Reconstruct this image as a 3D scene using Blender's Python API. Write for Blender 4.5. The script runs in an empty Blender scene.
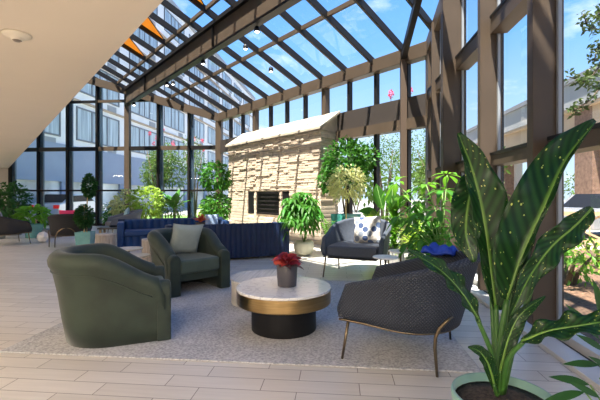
import bpy, math, random
from mathutils import Vector, Matrix
C = bpy.context.scene
COL = C.collection
R = math.radians
V = Vector
PI = math.pi
SQ = math.sqrt(0.5)

# ------------------------------------------------------------ camera
CAMH, F, YAW = 1.25, 385.0, R(5.6)
cam_d = bpy.data.cameras.new('camera')
cam = bpy.data.objects.new('camera', cam_d)
COL.objects.link(cam)
cam.location = (0, 0, CAMH)
cam.rotation_euler = (R(90), 0, YAW)
cam_d.sensor_width = 36
cam_d.lens = 36 * F / 600
cam_d.shift_y = -5 / 600
cam_d.clip_end = 500
C.camera = cam
C.view_settings.view_transform = 'Standard'
C.view_settings.look = 'None'
C.view_settings.gamma = 1
C.view_settings.use_curve_mapping = False
C.view_settings.exposure = 1.02

# ------------------------------------------------------------ sky
w = bpy.data.worlds.new('sky')
C.world = w
w.use_nodes = True
nt = w.node_tree
for n in list(nt.nodes):
    nt.nodes.remove(n)
def wn(t, **k):
    n = nt.nodes.new(t)
    for a, b in k.items():
        setattr(n, a, b)
    return n
tc = wn('ShaderNodeTexCoord')
sx = wn('ShaderNodeSeparateXYZ')
nt.links.new(tc.outputs['Generated'], sx.inputs[0])
rp = wn('ShaderNodeValToRGB')
cr = rp.color_ramp
cr.elements[0].position = 0.0
cr.elements[0].color = (0.50, 0.62, 0.75, 1)
cr.elements[1].position = 1.0
cr.elements[1].color = (0.045, 0.16, 0.50, 1)
for p, c in ((0.12, (0.42, 0.60, 0.82, 1)), (0.35, (0.17, 0.40, 0.80, 1)), (0.6, (0.08, 0.26, 0.68, 1))):
    e = cr.elements.new(p)
    e.color = c
nt.links.new(sx.outputs['Z'], rp.inputs[0])
mp = wn('ShaderNodeMapping')
mp.inputs['Scale'].default_value = (1.6, 1.6, 4.0)
nt.links.new(tc.outputs['Generated'], mp.inputs[0])
nz = wn('ShaderNodeTexNoise')
nz.inputs['Scale'].default_value = 2.4
nz.inputs['Detail'].default_value = 6
nz.inputs['Roughness'].default_value = 0.6
nt.links.new(mp.outputs[0], nz.inputs['Vector'])
cl = wn('ShaderNodeMapRange')
cl.inputs['From Min'].default_value = 0.54
cl.inputs['From Max'].default_value = 0.78
nt.links.new(nz.outputs[0], cl.inputs['Value'])
mx = wn('ShaderNodeMix', data_type='RGBA')
mx.inputs[7].default_value = (0.85, 0.9, 0.97, 1)
nt.links.new(cl.outputs[0], mx.inputs[0])
nt.links.new(rp.outputs[0], mx.inputs[6])
bg = wn('ShaderNodeBackground')
bg.inputs['Strength'].default_value = 0.9
nt.links.new(mx.outputs[2], bg.inputs['Color'])
wo = wn('ShaderNodeOutputWorld')
nt.links.new(bg.outputs[0], wo.inputs[0])

# ------------------------------------------------------------ sun
sd = bpy.data.lights.new('sun', 'SUN')
sd.energy = 10.0
sd.angle = R(0.55)
sd.color = (1.0, 0.93, 0.82)
sun = bpy.data.objects.new('sun', sd)
COL.objects.link(sun)
sun.location = (-10, -10, 30)
sun.rotation_euler = V((0.467, 0.947, -2.8)).to_track_quat('-Z', 'Y').to_euler()

# strength of the unseen fill lights added on the lobby ceiling
FILL_W = 72.0

# ============================================================ helpers
def at(px, py, zc):
    xc = (px - 300) / F * zc
    return V((xc * math.cos(YAW) - zc * math.sin(YAW), zc * math.cos(YAW) + xc * math.sin(YAW), CAMH - (py - 195) / F * zc))

class MB:
    def __init__(self):
        self.v = []; self.f = []; self.uv = {}; self.mi = []; self.cur = 0
    def add(self, vs, fs, uvs=None):
        b = len(self.v)
        self.v += [tuple(p) for p in vs]
        if uvs:
            for i, t in enumerate(uvs):
                self.uv[b + i] = t
        self.f += [tuple(b + i for i in f) for f in fs]
        self.mi += [self.cur] * len(fs)
        return b
    def box(self, x0, x1, y0, y1, z0, z1, M=None):
        vs = [V((x, y, z)) for z in (z0, z1) for y in (y0, y1) for x in (x0, x1)]
        if M:
            vs = [M @ p for p in vs]
        self.add(vs, [(0, 2, 3, 1), (4, 5, 7, 6), (0, 1, 5, 4), (2, 6, 7, 3), (0, 4, 6, 2), (1, 3, 7, 5)])
    def bar(self, a, b, wd, ht, up=(0, 0, 1)):
        a = V(a); b = V(b); d = (b - a).normalized(); up = V(up)
        s = d.cross(up)
        if s.length < 1e-4:
            s = d.cross(V((1, 0, 0)))
        s.normalize(); u = s.cross(d)
        vs = []
        for p in (a, b):
            for i, j in ((-1, -1), (1, -1), (1, 1), (-1, 1)):
                vs.append(p + s * (i * wd / 2) + u * (j * ht / 2))
        self.add(vs, [(0, 3, 2, 1), (4, 5, 6, 7), (0, 1, 5, 4), (1, 2, 6, 5), (2, 3, 7, 6), (3, 0, 4, 7)])
    def prism(self, poly, z0, z1, M=None):
        n = len(poly)
        vs = [V((x, y, z0)) for x, y in poly] + [V((x, y, z1)) for x, y in poly]
        if M:
            vs = [M @ p for p in vs]
        self.add(vs, [tuple(range(n - 1, -1, -1)), tuple(range(n, 2 * n))] + [(i, (i + 1) % n, n + (i + 1) % n, n + i) for i in range(n)])
    def tube(self, pts, r, n=8, cap=True):
        pts = [V(p) for p in pts]
        rs = r if isinstance(r, (list, tuple)) else [r] * len(pts)
        vs = []; prev = None
        for i, p in enumerate(pts):
            d = (pts[min(i + 1, len(pts) - 1)] - pts[max(i - 1, 0)]).normalized()
            if prev is None:
                s = d.cross(V((0, 0, 1)))
                if s.length < 1e-3:
                    s = d.cross(V((1, 0, 0)))
            else:
                s = prev - d * prev.dot(d)
            s.normalize(); prev = s; u = d.cross(s)
            for k in range(n):
                a = 2 * PI * k / n
                vs.append(p + (s * math.cos(a) + u * math.sin(a)) * rs[i])
        fs = [(i * n + k, i * n + (k + 1) % n, (i + 1) * n + (k + 1) % n, (i + 1) * n + k) for i in range(len(pts) - 1) for k in range(n)]
        if cap:
            fs += [tuple(range(n - 1, -1, -1)), tuple((len(pts) - 1) * n + k for k in range(n))]
        self.add(vs, fs)
    def lathe(self, prof, n=32, c=(0, 0), flute=0, amp=0, sy=1):
        vs = []
        for r, z in prof:
            for k in range(n):
                a = 2 * PI * k / n
                rr = r * (1 + (amp * math.cos(flute * a) if flute else 0))
                vs.append((c[0] + rr * math.cos(a), c[1] + sy * rr * math.sin(a), z))
        m = len(prof)
        fs = [(i * n + k, i * n + (k + 1) % n, (i + 1) * n + (k + 1) % n, (i + 1) * n + k) for i in range(m - 1) for k in range(n)]
        if prof[0][0] > 1e-5:
            fs.append(tuple(range(n - 1, -1, -1)))
        if prof[-1][0] > 1e-5:
            fs.append(tuple((m - 1) * n + k for k in range(n)))
        self.add(vs, fs)
    def leaf(self, p, d, L, W, droop=0.3, n=3, fold=0.12, up=V((0, 0, 1)), shape=0.8):
        d = d.normalized()
        s = d.cross(up)
        if s.length < 1e-3:
            s = V((1, 0, 0))
        s.normalize(); nm = s.cross(d)
        if nm.z < 0:
            nm = -nm
        vs = [p]; fs = []
        for i in range(1, n):
            t = i / n
            c = p + d * (L * t) + V((0, 0, -droop * L * t * t))
            ww = W * 0.5 * math.sin(PI * t ** shape)
            vs += [c + s * ww + nm * (fold * ww * 2), c, c - s * ww + nm * (fold * ww * 2)]
        vs.append(p + d * L + V((0, 0, -droop * L)))
        e = len(vs) - 1
        fs += [(0, 2, 1), (0, 3, 2)]
        for i in range(1, n - 1):
            a = 1 + (i - 1) * 3; b = a + 3
            fs += [(a, a + 1, b + 1, b), (a + 1, a + 2, b + 2, b + 1)]
        a = 1 + (n - 2) * 3
        fs += [(a, a + 1, e), (a + 1, a + 2, e)]
        self.add(vs, fs)
    def mesh(self, name, mats, smooth=False):
        me = bpy.data.meshes.new(name)
        me.from_pydata(self.v, [], self.f)
        if self.uv:
            ul = me.uv_layers.new(name='UVMap')
            for l in me.loops:
                ul.data[l.index].uv = self.uv.get(l.vertex_index, (0, 0))
        for m in (mats if isinstance(mats, (list, tuple)) else [mats]):
            me.materials.append(m)
        if any(self.mi):
            me.polygons.foreach_set('material_index', self.mi)
        if smooth:
            me.polygons.foreach_set('use_smooth', [True] * len(me.polygons))
        me.update()
        return me
    def build(self, name, mats, parent=None, smooth=False, bevel=0, loc=None, rz=None, seg=2):
        o = bpy.data.objects.new(name, self.mesh(name, mats, smooth))
        COL.objects.link(o)
        if parent:
            o.parent = parent
        if loc:
            o.location = loc
        if rz is not None:
            o.rotation_euler = (0, 0, rz)
        if bevel:
            b = o.modifiers.new('bevel', 'BEVEL')
            b.width = bevel; b.segments = seg; b.limit_method = 'ANGLE'; b.angle_limit = R(35)
            o.data.polygons.foreach_set('use_smooth', [True] * len(o.data.polygons))
            wnm = o.modifiers.new('wn', 'WEIGHTED_NORMAL')
        return o

def tag(o, label=None, cat=None, group=None, kind=None):
    if label: o['label'] = label
    if cat: o['category'] = cat
    if group: o['group'] = group
    if kind: o['kind'] = kind
    return o
def thing(name, label, cat, loc=(0, 0, 0), rz=0, group=None, kind=None):
    o = bpy.data.objects.new(name, None)
    COL.objects.link(o)
    o.empty_display_size = 0.1
    o.location = loc; o.rotation_euler = (0, 0, rz)
    return tag(o, label, cat, group, kind)
def struct(name, mb, m, label=None, **k):
    o = mb.build(name, m, None, **k)
    return tag(o, label, None, None, 'structure')
def sroot(name, label=None):
    o = bpy.data.objects.new(name, None)
    COL.objects.link(o)
    return tag(o, label, None, None, 'structure')
def copy_tree(o, parent=None):
    c = o.copy(); COL.objects.link(c)
    c.parent = parent
    for ch in list(o.children):
        copy_tree(ch, c)
    return c

# ------------------------------------------------------------ materials
MATS = {}
def mat(name, col, rough=0.6, metal=0, var=0.0, vscale=8, bump=0, bscale=60, island=0.0, transl=0, coat=0, sheen=0, emit=None, stretch=None, col2=None, spec=0.5, detail=4):
    if name in MATS:
        return MATS[name]
    m = bpy.data.materials.new(name)
    m.use_nodes = True
    t = m.node_tree; N = t.nodes; Lk = t.links
    b = N['Principled BSDF']
    b.inputs['Base Color'].default_value = (*col, 1)
    b.inputs['Roughness'].default_value = rough
    b.inputs['Metallic'].default_value = metal
    b.inputs['Specular IOR Level'].default_value = spec
    b.inputs['Coat Weight'].default_value = coat
    if sheen:
        b.inputs['Sheen Weight'].default_value = sheen
        b.inputs['Sheen Roughness'].default_value = 0.35
    if emit:
        b.inputs['Emission Color'].default_value = (*emit[0], 1)
        b.inputs['Emission Strength'].default_value = emit[1]
    tcn = N.new('ShaderNodeTexCoord')
    vec = tcn.outputs['Object']
    if stretch:
        mpn = N.new('ShaderNodeMapping')
        mpn.inputs['Scale'].default_value = stretch
        Lk.new(vec, mpn.inputs[0]); vec = mpn.outputs[0]
    src = None
    if var or col2:
        nn = N.new('ShaderNodeTexNoise')
        nn.inputs['Scale'].default_value = vscale
        nn.inputs['Detail'].default_value = detail
        Lk.new(vec, nn.inputs['Vector'])
        r = N.new('ShaderNodeMapRange')
        r.inputs['From Min'].default_value = 0.3; r.inputs['From Max'].default_value = 0.7
        Lk.new(nn.outputs[0], r.inputs['Value'])
        mxn = N.new('ShaderNodeMix'); mxn.data_type = 'RGBA'
        c2 = col2 if col2 else tuple(min(1, c * (1 + var)) for c in col)
        c1 = col if col2 else tuple(c * (1 - var) for c in col)
        mxn.inputs[6].default_value = (*c1, 1); mxn.inputs[7].default_value = (*c2, 1)
        Lk.new(r.outputs[0], mxn.inputs[0]); src = mxn.outputs[2]
    if island:
        g = N.new('ShaderNodeNewGeometry')
        hs = N.new('ShaderNodeHueSaturation')
        if src: Lk.new(src, hs.inputs['Color'])
        else: hs.inputs['Color'].default_value = (*col, 1)
        r2 = N.new('ShaderNodeMapRange')
        r2.inputs['To Min'].default_value = 1 - island; r2.inputs['To Max'].default_value = 1 + island
        Lk.new(g.outputs['Random Per Island'], r2.inputs['Value'])
        Lk.new(r2.outputs[0], hs.inputs['Value'])
        r3 = N.new('ShaderNodeMapRange')
        r3.inputs['To Min'].default_value = 0.5 - island * 0.05; r3.inputs['To Max'].default_value = 0.5 + island * 0.03
        Lk.new(g.outputs['Random Per Island'], r3.inputs['Value'])
        Lk.new(r3.outputs[0], hs.inputs['Hue'])
        src = hs.outputs[0]
    if src:
        Lk.new(src, b.inputs['Base Color'])
    if bump:
        n2 = N.new('ShaderNodeTexNoise')
        n2.inputs['Scale'].default_value = bscale
        n2.inputs['Detail'].default_value = 3
        Lk.new(vec, n2.inputs['Vector'])
        bp = N.new('ShaderNodeBump')
        bp.inputs['Strength'].default_value = bump
        bp.inputs['Distance'].default_value = 0.01
        Lk.new(n2.outputs[0], bp.inputs['Height'])
        Lk.new(bp.outputs[0], b.inputs['Normal'])
    if transl:
        tr = N.new('ShaderNodeBsdfTranslucent')
        tcol = tuple(min(1, c * 1.8 + 0.02) for c in col)
        tr.inputs['Color'].default_value = (tcol[0], tcol[1], tcol[2] * 0.5, 1)
        ms = N.new('ShaderNodeMixShader')
        ms.inputs[0].default_value = transl
        Lk.new(b.outputs[0], ms.inputs[1]); Lk.new(tr.outputs[0], ms.inputs[2])
        Lk.new(ms.outputs[0], N['Material Output'].inputs[0])
    MATS[name] = m
    return m

def glass_mat(name, tint=(0.93, 0.96, 0.97), ior=0.6):
    m = bpy.data.materials.new(name); m.use_nodes = True
    t = m.node_tree; N = t.nodes; Lk = t.links
    N.remove(N['Principled BSDF'])
    tr = N.new('ShaderNodeBsdfTransparent'); tr.inputs[0].default_value = (*tint, 1)
    gl = N.new('ShaderNodeBsdfGlossy'); gl.inputs['Roughness'].default_value = 0.01
    lw_ = N.new('ShaderNodeLayerWeight'); lw_.inputs[0].default_value = 0.5
    pw = N.new('ShaderNodeMath'); pw.operation = 'POWER'; pw.inputs[1].default_value = 4.5
    Lk.new(lw_.outputs['Facing'], pw.inputs[0])
    fr = N.new('ShaderNodeMath'); fr.operation = 'MULTIPLY_ADD'; fr.inputs[1].default_value = ior; fr.inputs[2].default_value = 0.045
    Lk.new(pw.outputs[0], fr.inputs[0])
    ms = N.new('ShaderNodeMixShader')
    Lk.new(fr.outputs[0], ms.inputs[0]); Lk.new(tr.outputs[0], ms.inputs[1]); Lk.new(gl.outputs[0], ms.inputs[2])
    Lk.new(ms.outputs[0], N['Material Output'].inputs[0])
    return m
GLASS = glass_mat('window_glass')
ROOFGLASS = glass_mat('roof_glass', (0.92, 0.95, 0.98), 0.5)

BRONZE = mat('bronze_paint', (0.088, 0.063, 0.043), 0.45, var=0.08, vscale=3, spec=0.3)
DARKB = mat('dark_bronze_paint', (0.013, 0.011, 0.010), 0.45, spec=0.3)
RAFT = mat('rafter_paint', (0.024, 0.020, 0.017), 0.45, spec=0.3)
CAP = mat('rafter_cap', (0.07, 0.055, 0.042), 0.5)
BLUEM = mat('blue_grey_mullion', (0.05, 0.085, 0.13), 0.35)
PLAST = mat('soffit_plaster', (0.74, 0.65, 0.53), 0.9, var=0.02, vscale=1.5, bump=0.03, bscale=200)
WALLP = mat('lobby_wall_paint', (0.62, 0.57, 0.50), 0.9, var=0.02, vscale=2)
WHITE = mat('white_paint', (0.8, 0.79, 0.76), 0.6)
BRASS = mat('brushed_brass', (0.42, 0.29, 0.13), 0.28, metal=1, var=0.15, vscale=5, stretch=(1, 1, 14))
BRASSL = mat('brass_leg', (0.20, 0.155, 0.10), 0.35, metal=1)
BLACK = mat('black_satin', (0.006, 0.006, 0.007), 0.5, spec=.3)
TEAL = mat('teal_glaze', (0.16, 0.40, 0.37), 0.25, var=0.12, vscale=6, coat=0.3)
SAGE = mat('sage_glaze', (0.22, 0.38, 0.33), 0.3, var=0.06, vscale=8, coat=0.2)
DTEAL = mat('deep_teal_glaze', (0.05, 0.26, 0.22), 0.2, var=0.3, vscale=4, coat=0.4)
CREAM = mat('cream_ceramic', (0.62, 0.60, 0.46), 0.35, var=0.05)
OLIVEP = mat('olive_ceramic', (0.34, 0.40, 0.24), 0.35, var=0.05)
SOIL = mat('potting_soil', (0.05, 0.035, 0.025), 0.95, var=0.6, vscale=60, bump=1, bscale=90)
WOOD = mat('light_wood', (0.50, 0.33, 0.17), 0.5, var=0.15, vscale=6, stretch=(1, 8, 8))
GREYW = mat('grey_weathered_wood', (0.36, 0.31, 0.26), 0.7, var=0.28, vscale=9, stretch=(7, 7, 0.7), bump=0.2)
STEM = mat('plant_stem', (0.16, 0.28, 0.07), 0.5)
BARK = mat('bark', (0.12, 0.085, 0.055), 0.85, var=0.3, vscale=20, bump=0.5)
TANSTEM = mat('tan_stem', (0.50, 0.36, 0.18), 0.7, var=0.1)
def lf(name, c, tr=0.3, isl=0.35, r=0.4):
    return mat(name, c, r, island=isl, transl=tr, spec=.25)
LG = lf('leaf_green', (0.045, 0.16, 0.022))
LD = lf('leaf_dark', (0.022, 0.085, 0.02))
LB = lf('leaf_bright', (0.115, 0.29, 0.03), 0.4)
LY = lf('leaf_lime', (0.27, 0.39, 0.07), 0.4)
LV = lf('leaf_variegated', (0.46, 0.47, 0.26), 0.3, 0.3)
LM = lf('leaf_mid', (0.055, 0.19, 0.025), 0.35)
LO = lf('leaf_outdoor', (0.08, 0.15, 0.03), 0.35)
LR = lf('leaf_red', (0.40, 0.045, 0.06), 0.25, 0.6)
LOR = lf('leaf_orange_red', (0.62, 0.13, 0.06), 0.3, 0.4)
PINK = lf('crepe_flower', (0.75, 0.06, 0.15), 0.3, 0.2)

# floor planks
def floor_mat():
    m = bpy.data.materials.new('plank_tile_floor'); m.use_nodes = True
    t = m.node_tree; N = t.nodes; Lk = t.links; b = N['Principled BSDF']
    tcn = N.new('ShaderNodeTexCoord'); mpn = N.new('ShaderNodeMapping')
    mpn.inputs['Location'].default_value = (0.26, 0.055, 0)
    Lk.new(tcn.outputs['Object'], mpn.inputs[0])
    br = N.new('ShaderNodeTexBrick')
    br.offset = 0.37; br.offset_frequency = 2; br.squash = 1
    br.inputs['Scale'].default_value = 1
    br.inputs['Brick Width'].default_value = 0.635; br.inputs['Row Height'].default_value = 0.155
    br.inputs['Mortar Size'].default_value = 0.0028; br.inputs['Mortar Smooth'].default_value = 0.1
    br.inputs['Color1'].default_value = (0.57, 0.53, 0.48, 1)
    br.inputs['Color2'].default_value = (0.66, 0.62, 0.57, 1)
    br.inputs['Mortar'].default_value = (0.17, 0.145, 0.125, 1)
    Lk.new(mpn.outputs[0], br.inputs['Vector'])
    mp2 = N.new('ShaderNodeMapping'); mp2.inputs['Scale'].default_value = (1.5, 22, 1)
    Lk.new(tcn.outputs['Object'], mp2.inputs[0])
    nn = N.new('ShaderNodeTexNoise'); nn.inputs['Scale'].default_value = 1.6; nn.inputs['Detail'].default_value = 5
    Lk.new(mp2.outputs[0], nn.inputs['Vector'])
    mxn = N.new('ShaderNodeMix'); mxn.data_type = 'RGBA'; mxn.blend_type = 'MULTIPLY'
    mxn.inputs[0].default_value = 1
    r = N.new('ShaderNodeMapRange'); r.inputs['To Min'].default_value = 0.86; r.inputs['To Max'].default_value = 1.12
    Lk.new(nn.outputs[0], r.inputs['Value'])
    Lk.new(br.outputs['Color'], mxn.inputs[6]); Lk.new(r.outputs[0], mxn.inputs[7])
    Lk.new(mxn.outputs[2], b.inputs['Base Color'])
    b.inputs['Roughness'].default_value = 0.33
    bp = N.new('ShaderNodeBump'); bp.inputs['Strength'].default_value = 0.3; bp.inputs['Distance'].default_value = 0.003; bp.invert = True
    Lk.new(br.outputs['Fac'], bp.inputs['Height']); Lk.new(bp.outputs[0], b.inputs['Normal'])
    return m
def rug_mat():
    m = bpy.data.materials.new('woven_rug'); m.use_nodes = True
    t = m.node_tree; N = t.nodes; Lk = t.links; b = N['Principled BSDF']
    tcn = N.new('ShaderNodeTexCoord')
    n1 = N.new('ShaderNodeTexNoise'); n1.inputs['Scale'].default_value = 55; n1.inputs['Detail'].default_value = 3
    n2 = N.new('ShaderNodeTexNoise'); n2.inputs['Scale'].default_value = 1.3; n2.inputs['Detail'].default_value = 3
    Lk.new(tcn.outputs['Object'], n1.inputs['Vector']); Lk.new(tcn.outputs['Object'], n2.inputs['Vector'])
    ad = N.new('ShaderNodeMath'); ad.operation = 'MULTIPLY_ADD'; ad.inputs[1].default_value = 0.75
    Lk.new(n1.outputs[0], ad.inputs[0])
    sc = N.new('ShaderNodeMath'); sc.operation = 'MULTIPLY'; sc.inputs[1].default_value = 0.25
    Lk.new(n2.outputs[0], sc.inputs[0]); Lk.new(sc.outputs[0], ad.inputs[2])
    cr = N.new('ShaderNodeValToRGB')
    cr.color_ramp.elements[0].position = 0.36; cr.color_ramp.elements[0].color = (0.30, 0.30, 0.31, 1)
    cr.color_ramp.elements[1].position = 0.60; cr.color_ramp.elements[1].color = (0.56, 0.555, 0.56, 1)
    Lk.new(ad.outputs[0], cr.inputs[0]); Lk.new(cr.outputs[0], b.inputs['Base Color'])
    b.inputs['Roughness'].default_value = 0.95
    bp = N.new('ShaderNodeBump'); bp.inputs['Strength'].default_value = 0.5; bp.inputs['Distance'].default_value = 0.01
    Lk.new(n1.outputs[0], bp.inputs['Height']); Lk.new(bp.outputs[0], b.inputs['Normal'])
    return m
def marble_mat():
    m = bpy.data.materials.new('white_marble'); m.use_nodes = True
    t = m.node_tree; N = t.nodes; Lk = t.links; b = N['Principled BSDF']
    tcn = N.new('ShaderNodeTexCoord')
    nn = N.new('ShaderNodeTexNoise'); nn.inputs['Scale'].default_value = 4.5; nn.inputs['Detail'].default_value = 8; nn.inputs['Distortion'].default_value = 1.6
    Lk.new(tcn.outputs['Object'], nn.inputs['Vector'])
    cr = N.new('ShaderNodeValToRGB'); e = cr.color_ramp.elements
    e[0].position = 0.475; e[0].color = (0.82, 0.81, 0.79, 1); e[1].position = 0.53; e[1].color = (0.82, 0.81, 0.79, 1)
    x = e.new(0.505); x.color = (0.58, 0.57, 0.58, 1)
    Lk.new(nn.outputs[0], cr.inputs[0]); Lk.new(cr.outputs[0], b.inputs['Base Color'])
    b.inputs['Roughness'].default_value = 0.12
    return m
def quilt_mat(name, c1, c2):
    m = bpy.data.materials.new(name); m.use_nodes = True
    t = m.node_tree; N = t.nodes; Lk = t.links; b = N['Principled BSDF']
    tcn = N.new('ShaderNodeTexCoord')
    hs = []
    for rz in (40, -40):
        mpn = N.new('ShaderNodeMapping'); mpn.inputs['Rotation'].default_value = (0, 0, R(rz))
        Lk.new(tcn.outputs['UV'], mpn.inputs[0])
        wv = N.new('ShaderNodeTexWave'); wv.inputs['Scale'].default_value = 19; wv.bands_direction = 'X'
        Lk.new(mpn.outputs[0], wv.inputs['Vector']); hs.append(wv.outputs['Fac'])
    mu = N.new('ShaderNodeMath'); mu.operation = 'MULTIPLY'
    Lk.new(hs[0], mu.inputs[0]); Lk.new(hs[1], mu.inputs[1])
    mxn = N.new('ShaderNodeMix'); mxn.data_type = 'RGBA'
    mxn.inputs[6].default_value = (*c1, 1); mxn.inputs[7].default_value = (*c2, 1)
    Lk.new(mu.outputs[0], mxn.inputs[0]); Lk.new(mxn.outputs[2], b.inputs['Base Color'])
    bp = N.new('ShaderNodeBump'); bp.inputs['Strength'].default_value = 0.7; bp.inputs['Distance'].default_value = 0.006
    Lk.new(mu.outputs[0], bp.inputs['Height']); Lk.new(bp.outputs[0], b.inputs['Normal'])
    b.inputs['Roughness'].default_value = 0.75
    return m
def pillow_mat():
    m = bpy.data.materials.new('scallop_print'); m.use_nodes = True
    t = m.node_tree; N = t.nodes; Lk = t.links; b = N['Principled BSDF']
    tcn = N.new('ShaderNodeTexCoord'); mpn = N.new('ShaderNodeMapping'); mpn.inputs['Scale'].default_value = (9, 9, 0.01)
    mpn.inputs['Rotation'].default_value = (0, 0, R(45))
    Lk.new(tcn.outputs['UV'], mpn.inputs[0])
    vo = N.new('ShaderNodeTexVoronoi'); vo.inputs['Scale'].default_value = 0.5; vo.inputs['Randomness'].default_value = 0.1
    Lk.new(mpn.outputs[0], vo.inputs['Vector'])
    cr = N.new('ShaderNodeValToRGB'); cr.color_ramp.interpolation = 'CONSTANT'; e = cr.color_ramp.elements
    e[0].position = 0; e[0].color = (0.04, 0.07, 0.16, 1); e[1].position = 0.22; e[1].color = (0.20, 0.23, 0.28, 1)
    x = e.new(0.5); x.color = (0.10, 0.15, 0.27, 1)
    x = e.new(0.62); x.color = (0.36, 0.34, 0.31, 1)
    sp = N.new('ShaderNodeSeparateColor'); Lk.new(vo.outputs['Color'], sp.inputs[0]); Lk.new(sp.outputs[0], cr.inputs[0])
    r = N.new('ShaderNodeMapRange'); r.inputs['From Min'].default_value = 0.44; r.inputs['From Max'].default_value = 0.5
    Lk.new(vo.outputs['Distance'], r.inputs['Value'])
    mxn = N.new('ShaderNodeMix'); mxn.data_type = 'RGBA'; mxn.inputs[7].default_value = (0.66, 0.64, 0.58, 1)
    Lk.new(r.outputs[0], mxn.inputs[0]); Lk.new(cr.outputs[0], mxn.inputs[6]); Lk.new(mxn.outputs[2], b.inputs['Base Color'])
    b.inputs['Roughness'].default_value = 0.85
    return m
def stone_mat():
    m = mat('ledge_stone', (0.60, 0.49, 0.365), 0.85, var=0.12, vscale=7, bump=0.4, bscale=35, island=0.12)
    return m
def spotleaf_mat():
    m = bpy.data.materials.new('spotted_leaf'); m.use_nodes = True
    t = m.node_tree; N = t.nodes; Lk = t.links; b = N['Principled BSDF']
    tcn = N.new('ShaderNodeTexCoord'); sp = N.new('ShaderNodeSeparateXYZ'); Lk.new(tcn.outputs['UV'], sp.inputs[0])
    # midrib: |u-0.5|
    s1 = N.new('ShaderNodeMath'); s1.operation = 'SUBTRACT'; s1.inputs[1].default_value = 0.5; Lk.new(sp.outputs[0], s1.inputs[0])
    s2 = N.new('ShaderNodeMath'); s2.operation = 'ABSOLUTE'; Lk.new(s1.outputs[0], s2.inputs[0])
    r = N.new('ShaderNodeMapRange'); r.inputs['From Min'].default_value = 0.015; r.inputs['From Max'].default_value = 0.05
    r.inputs['To Min'].default_value = 1; r.inputs['To Max'].default_value = 0
    Lk.new(s2.outputs[0], r.inputs['Value'])
    # side veins: wave of v + |u|
    mpn = N.new('ShaderNodeCombineXYZ'); ad = N.new('ShaderNodeMath'); ad.operation = 'MULTIPLY_ADD'; ad.inputs[1].default_value = -0.35
    Lk.new(s2.outputs[0], ad.inputs[0]); Lk.new(sp.outputs[1], ad.inputs[2]); Lk.new(ad.outputs[0], mpn.inputs[0])
    wv = N.new('ShaderNodeTexWave'); wv.inputs['Scale'].default_value = 4.5; Lk.new(mpn.outputs[0], wv.inputs['Vector'])
    cmix = N.new('ShaderNodeMix'); cmix.data_type = 'RGBA'
    cmix.inputs[6].default_value = (0.004, 0.020, 0.007, 1); cmix.inputs[7].default_value = (0.012, 0.055, 0.012, 1)
    Lk.new(wv.outputs['Fac'], cmix.inputs[0])
    mp2 = N.new('ShaderNodeMapping'); mp2.inputs['Scale'].default_value = (13, 36, 1); Lk.new(tcn.outputs['UV'], mp2.inputs[0])
    vo = N.new('ShaderNodeTexVoronoi'); vo.inputs['Scale'].default_value = 1.0; Lk.new(mp2.outputs[0], vo.inputs['Vector'])
    lt = N.new('ShaderNodeMath'); lt.operation = 'LESS_THAN'; lt.inputs[1].default_value = 0.20; Lk.new(vo.outputs['Distance'], lt.inputs[0])
    spc = N.new('ShaderNodeSeparateColor'); Lk.new(vo.outputs['Color'], spc.inputs[0])
    g = N.new('ShaderNodeMath'); g.operation = 'GREATER_THAN'; g.inputs[1].default_value = 0.55; Lk.new(spc.outputs[0], g.inputs[0])
    mm = N.new('ShaderNodeMath'); mm.operation = 'MULTIPLY'; Lk.new(lt.outputs[0], mm.inputs[0]); Lk.new(g.outputs[0], mm.inputs[1])
    m2 = N.new('ShaderNodeMix'); m2.data_type = 'RGBA'; m2.inputs[7].default_value = (0.36, 0.46, 0.10, 1)
    Lk.new(mm.outputs[0], m2.inputs[0]); Lk.new(cmix.outputs[2], m2.inputs[6])
    m3 = N.new('ShaderNodeMix'); m3.data_type = 'RGBA'; m3.inputs[7].default_value = (0.09, 0.20, 0.03, 1)
    Lk.new(r.outputs[0], m3.inputs[0]); Lk.new(m2.outputs[2], m3.inputs[6])
    Lk.new(m3.outputs[2], b.inputs['Base Color'])
    b.inputs['Roughness'].default_value = 0.33; b.inputs['Specular IOR Level'].default_value = 0.25
    tr = N.new('ShaderNodeBsdfTranslucent'); tr.inputs[0].default_value = (0.06, 0.22, 0.01, 1)
    ms = N.new('ShaderNodeMixShader'); ms.inputs[0].default_value = 0.10
    Lk.new(b.outputs[0], ms.inputs[1]); Lk.new(tr.outputs[0], ms.inputs[2]); Lk.new(ms.outputs[0], N['Material Output'].inputs[0])
    return m

# ============================================================ SETTING
K = 10.1                    # slanted glass wall: X + Y = K
YF = 14.73                  # far glass wall
XR = 1.95                   # right glass wall
KS = 1.13                   # soffit edge: X + Y = KS
KB = 6.3                    # big roof beam
SL = 0.43                   # roof pitch
EAVE = 4.43
N45 = V((SQ, SQ, 0)); U45 = V((-SQ, SQ, 0))
def roofz(x, y, off=0.0):
    return EAVE + SL * (K - x - y) / math.sqrt(2) + off
def w45(u, d=0, z=0):       # a point by its place along the slanted wall, distance in front of it, height
    s = K / math.sqrt(2) - d
    return N45 * s + U45 * u + V((0, 0, z))
U0, U1 = (8.15 - XR) * SQ, (YF - (K - YF)) * SQ      # 4.384 .. 13.69

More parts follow.
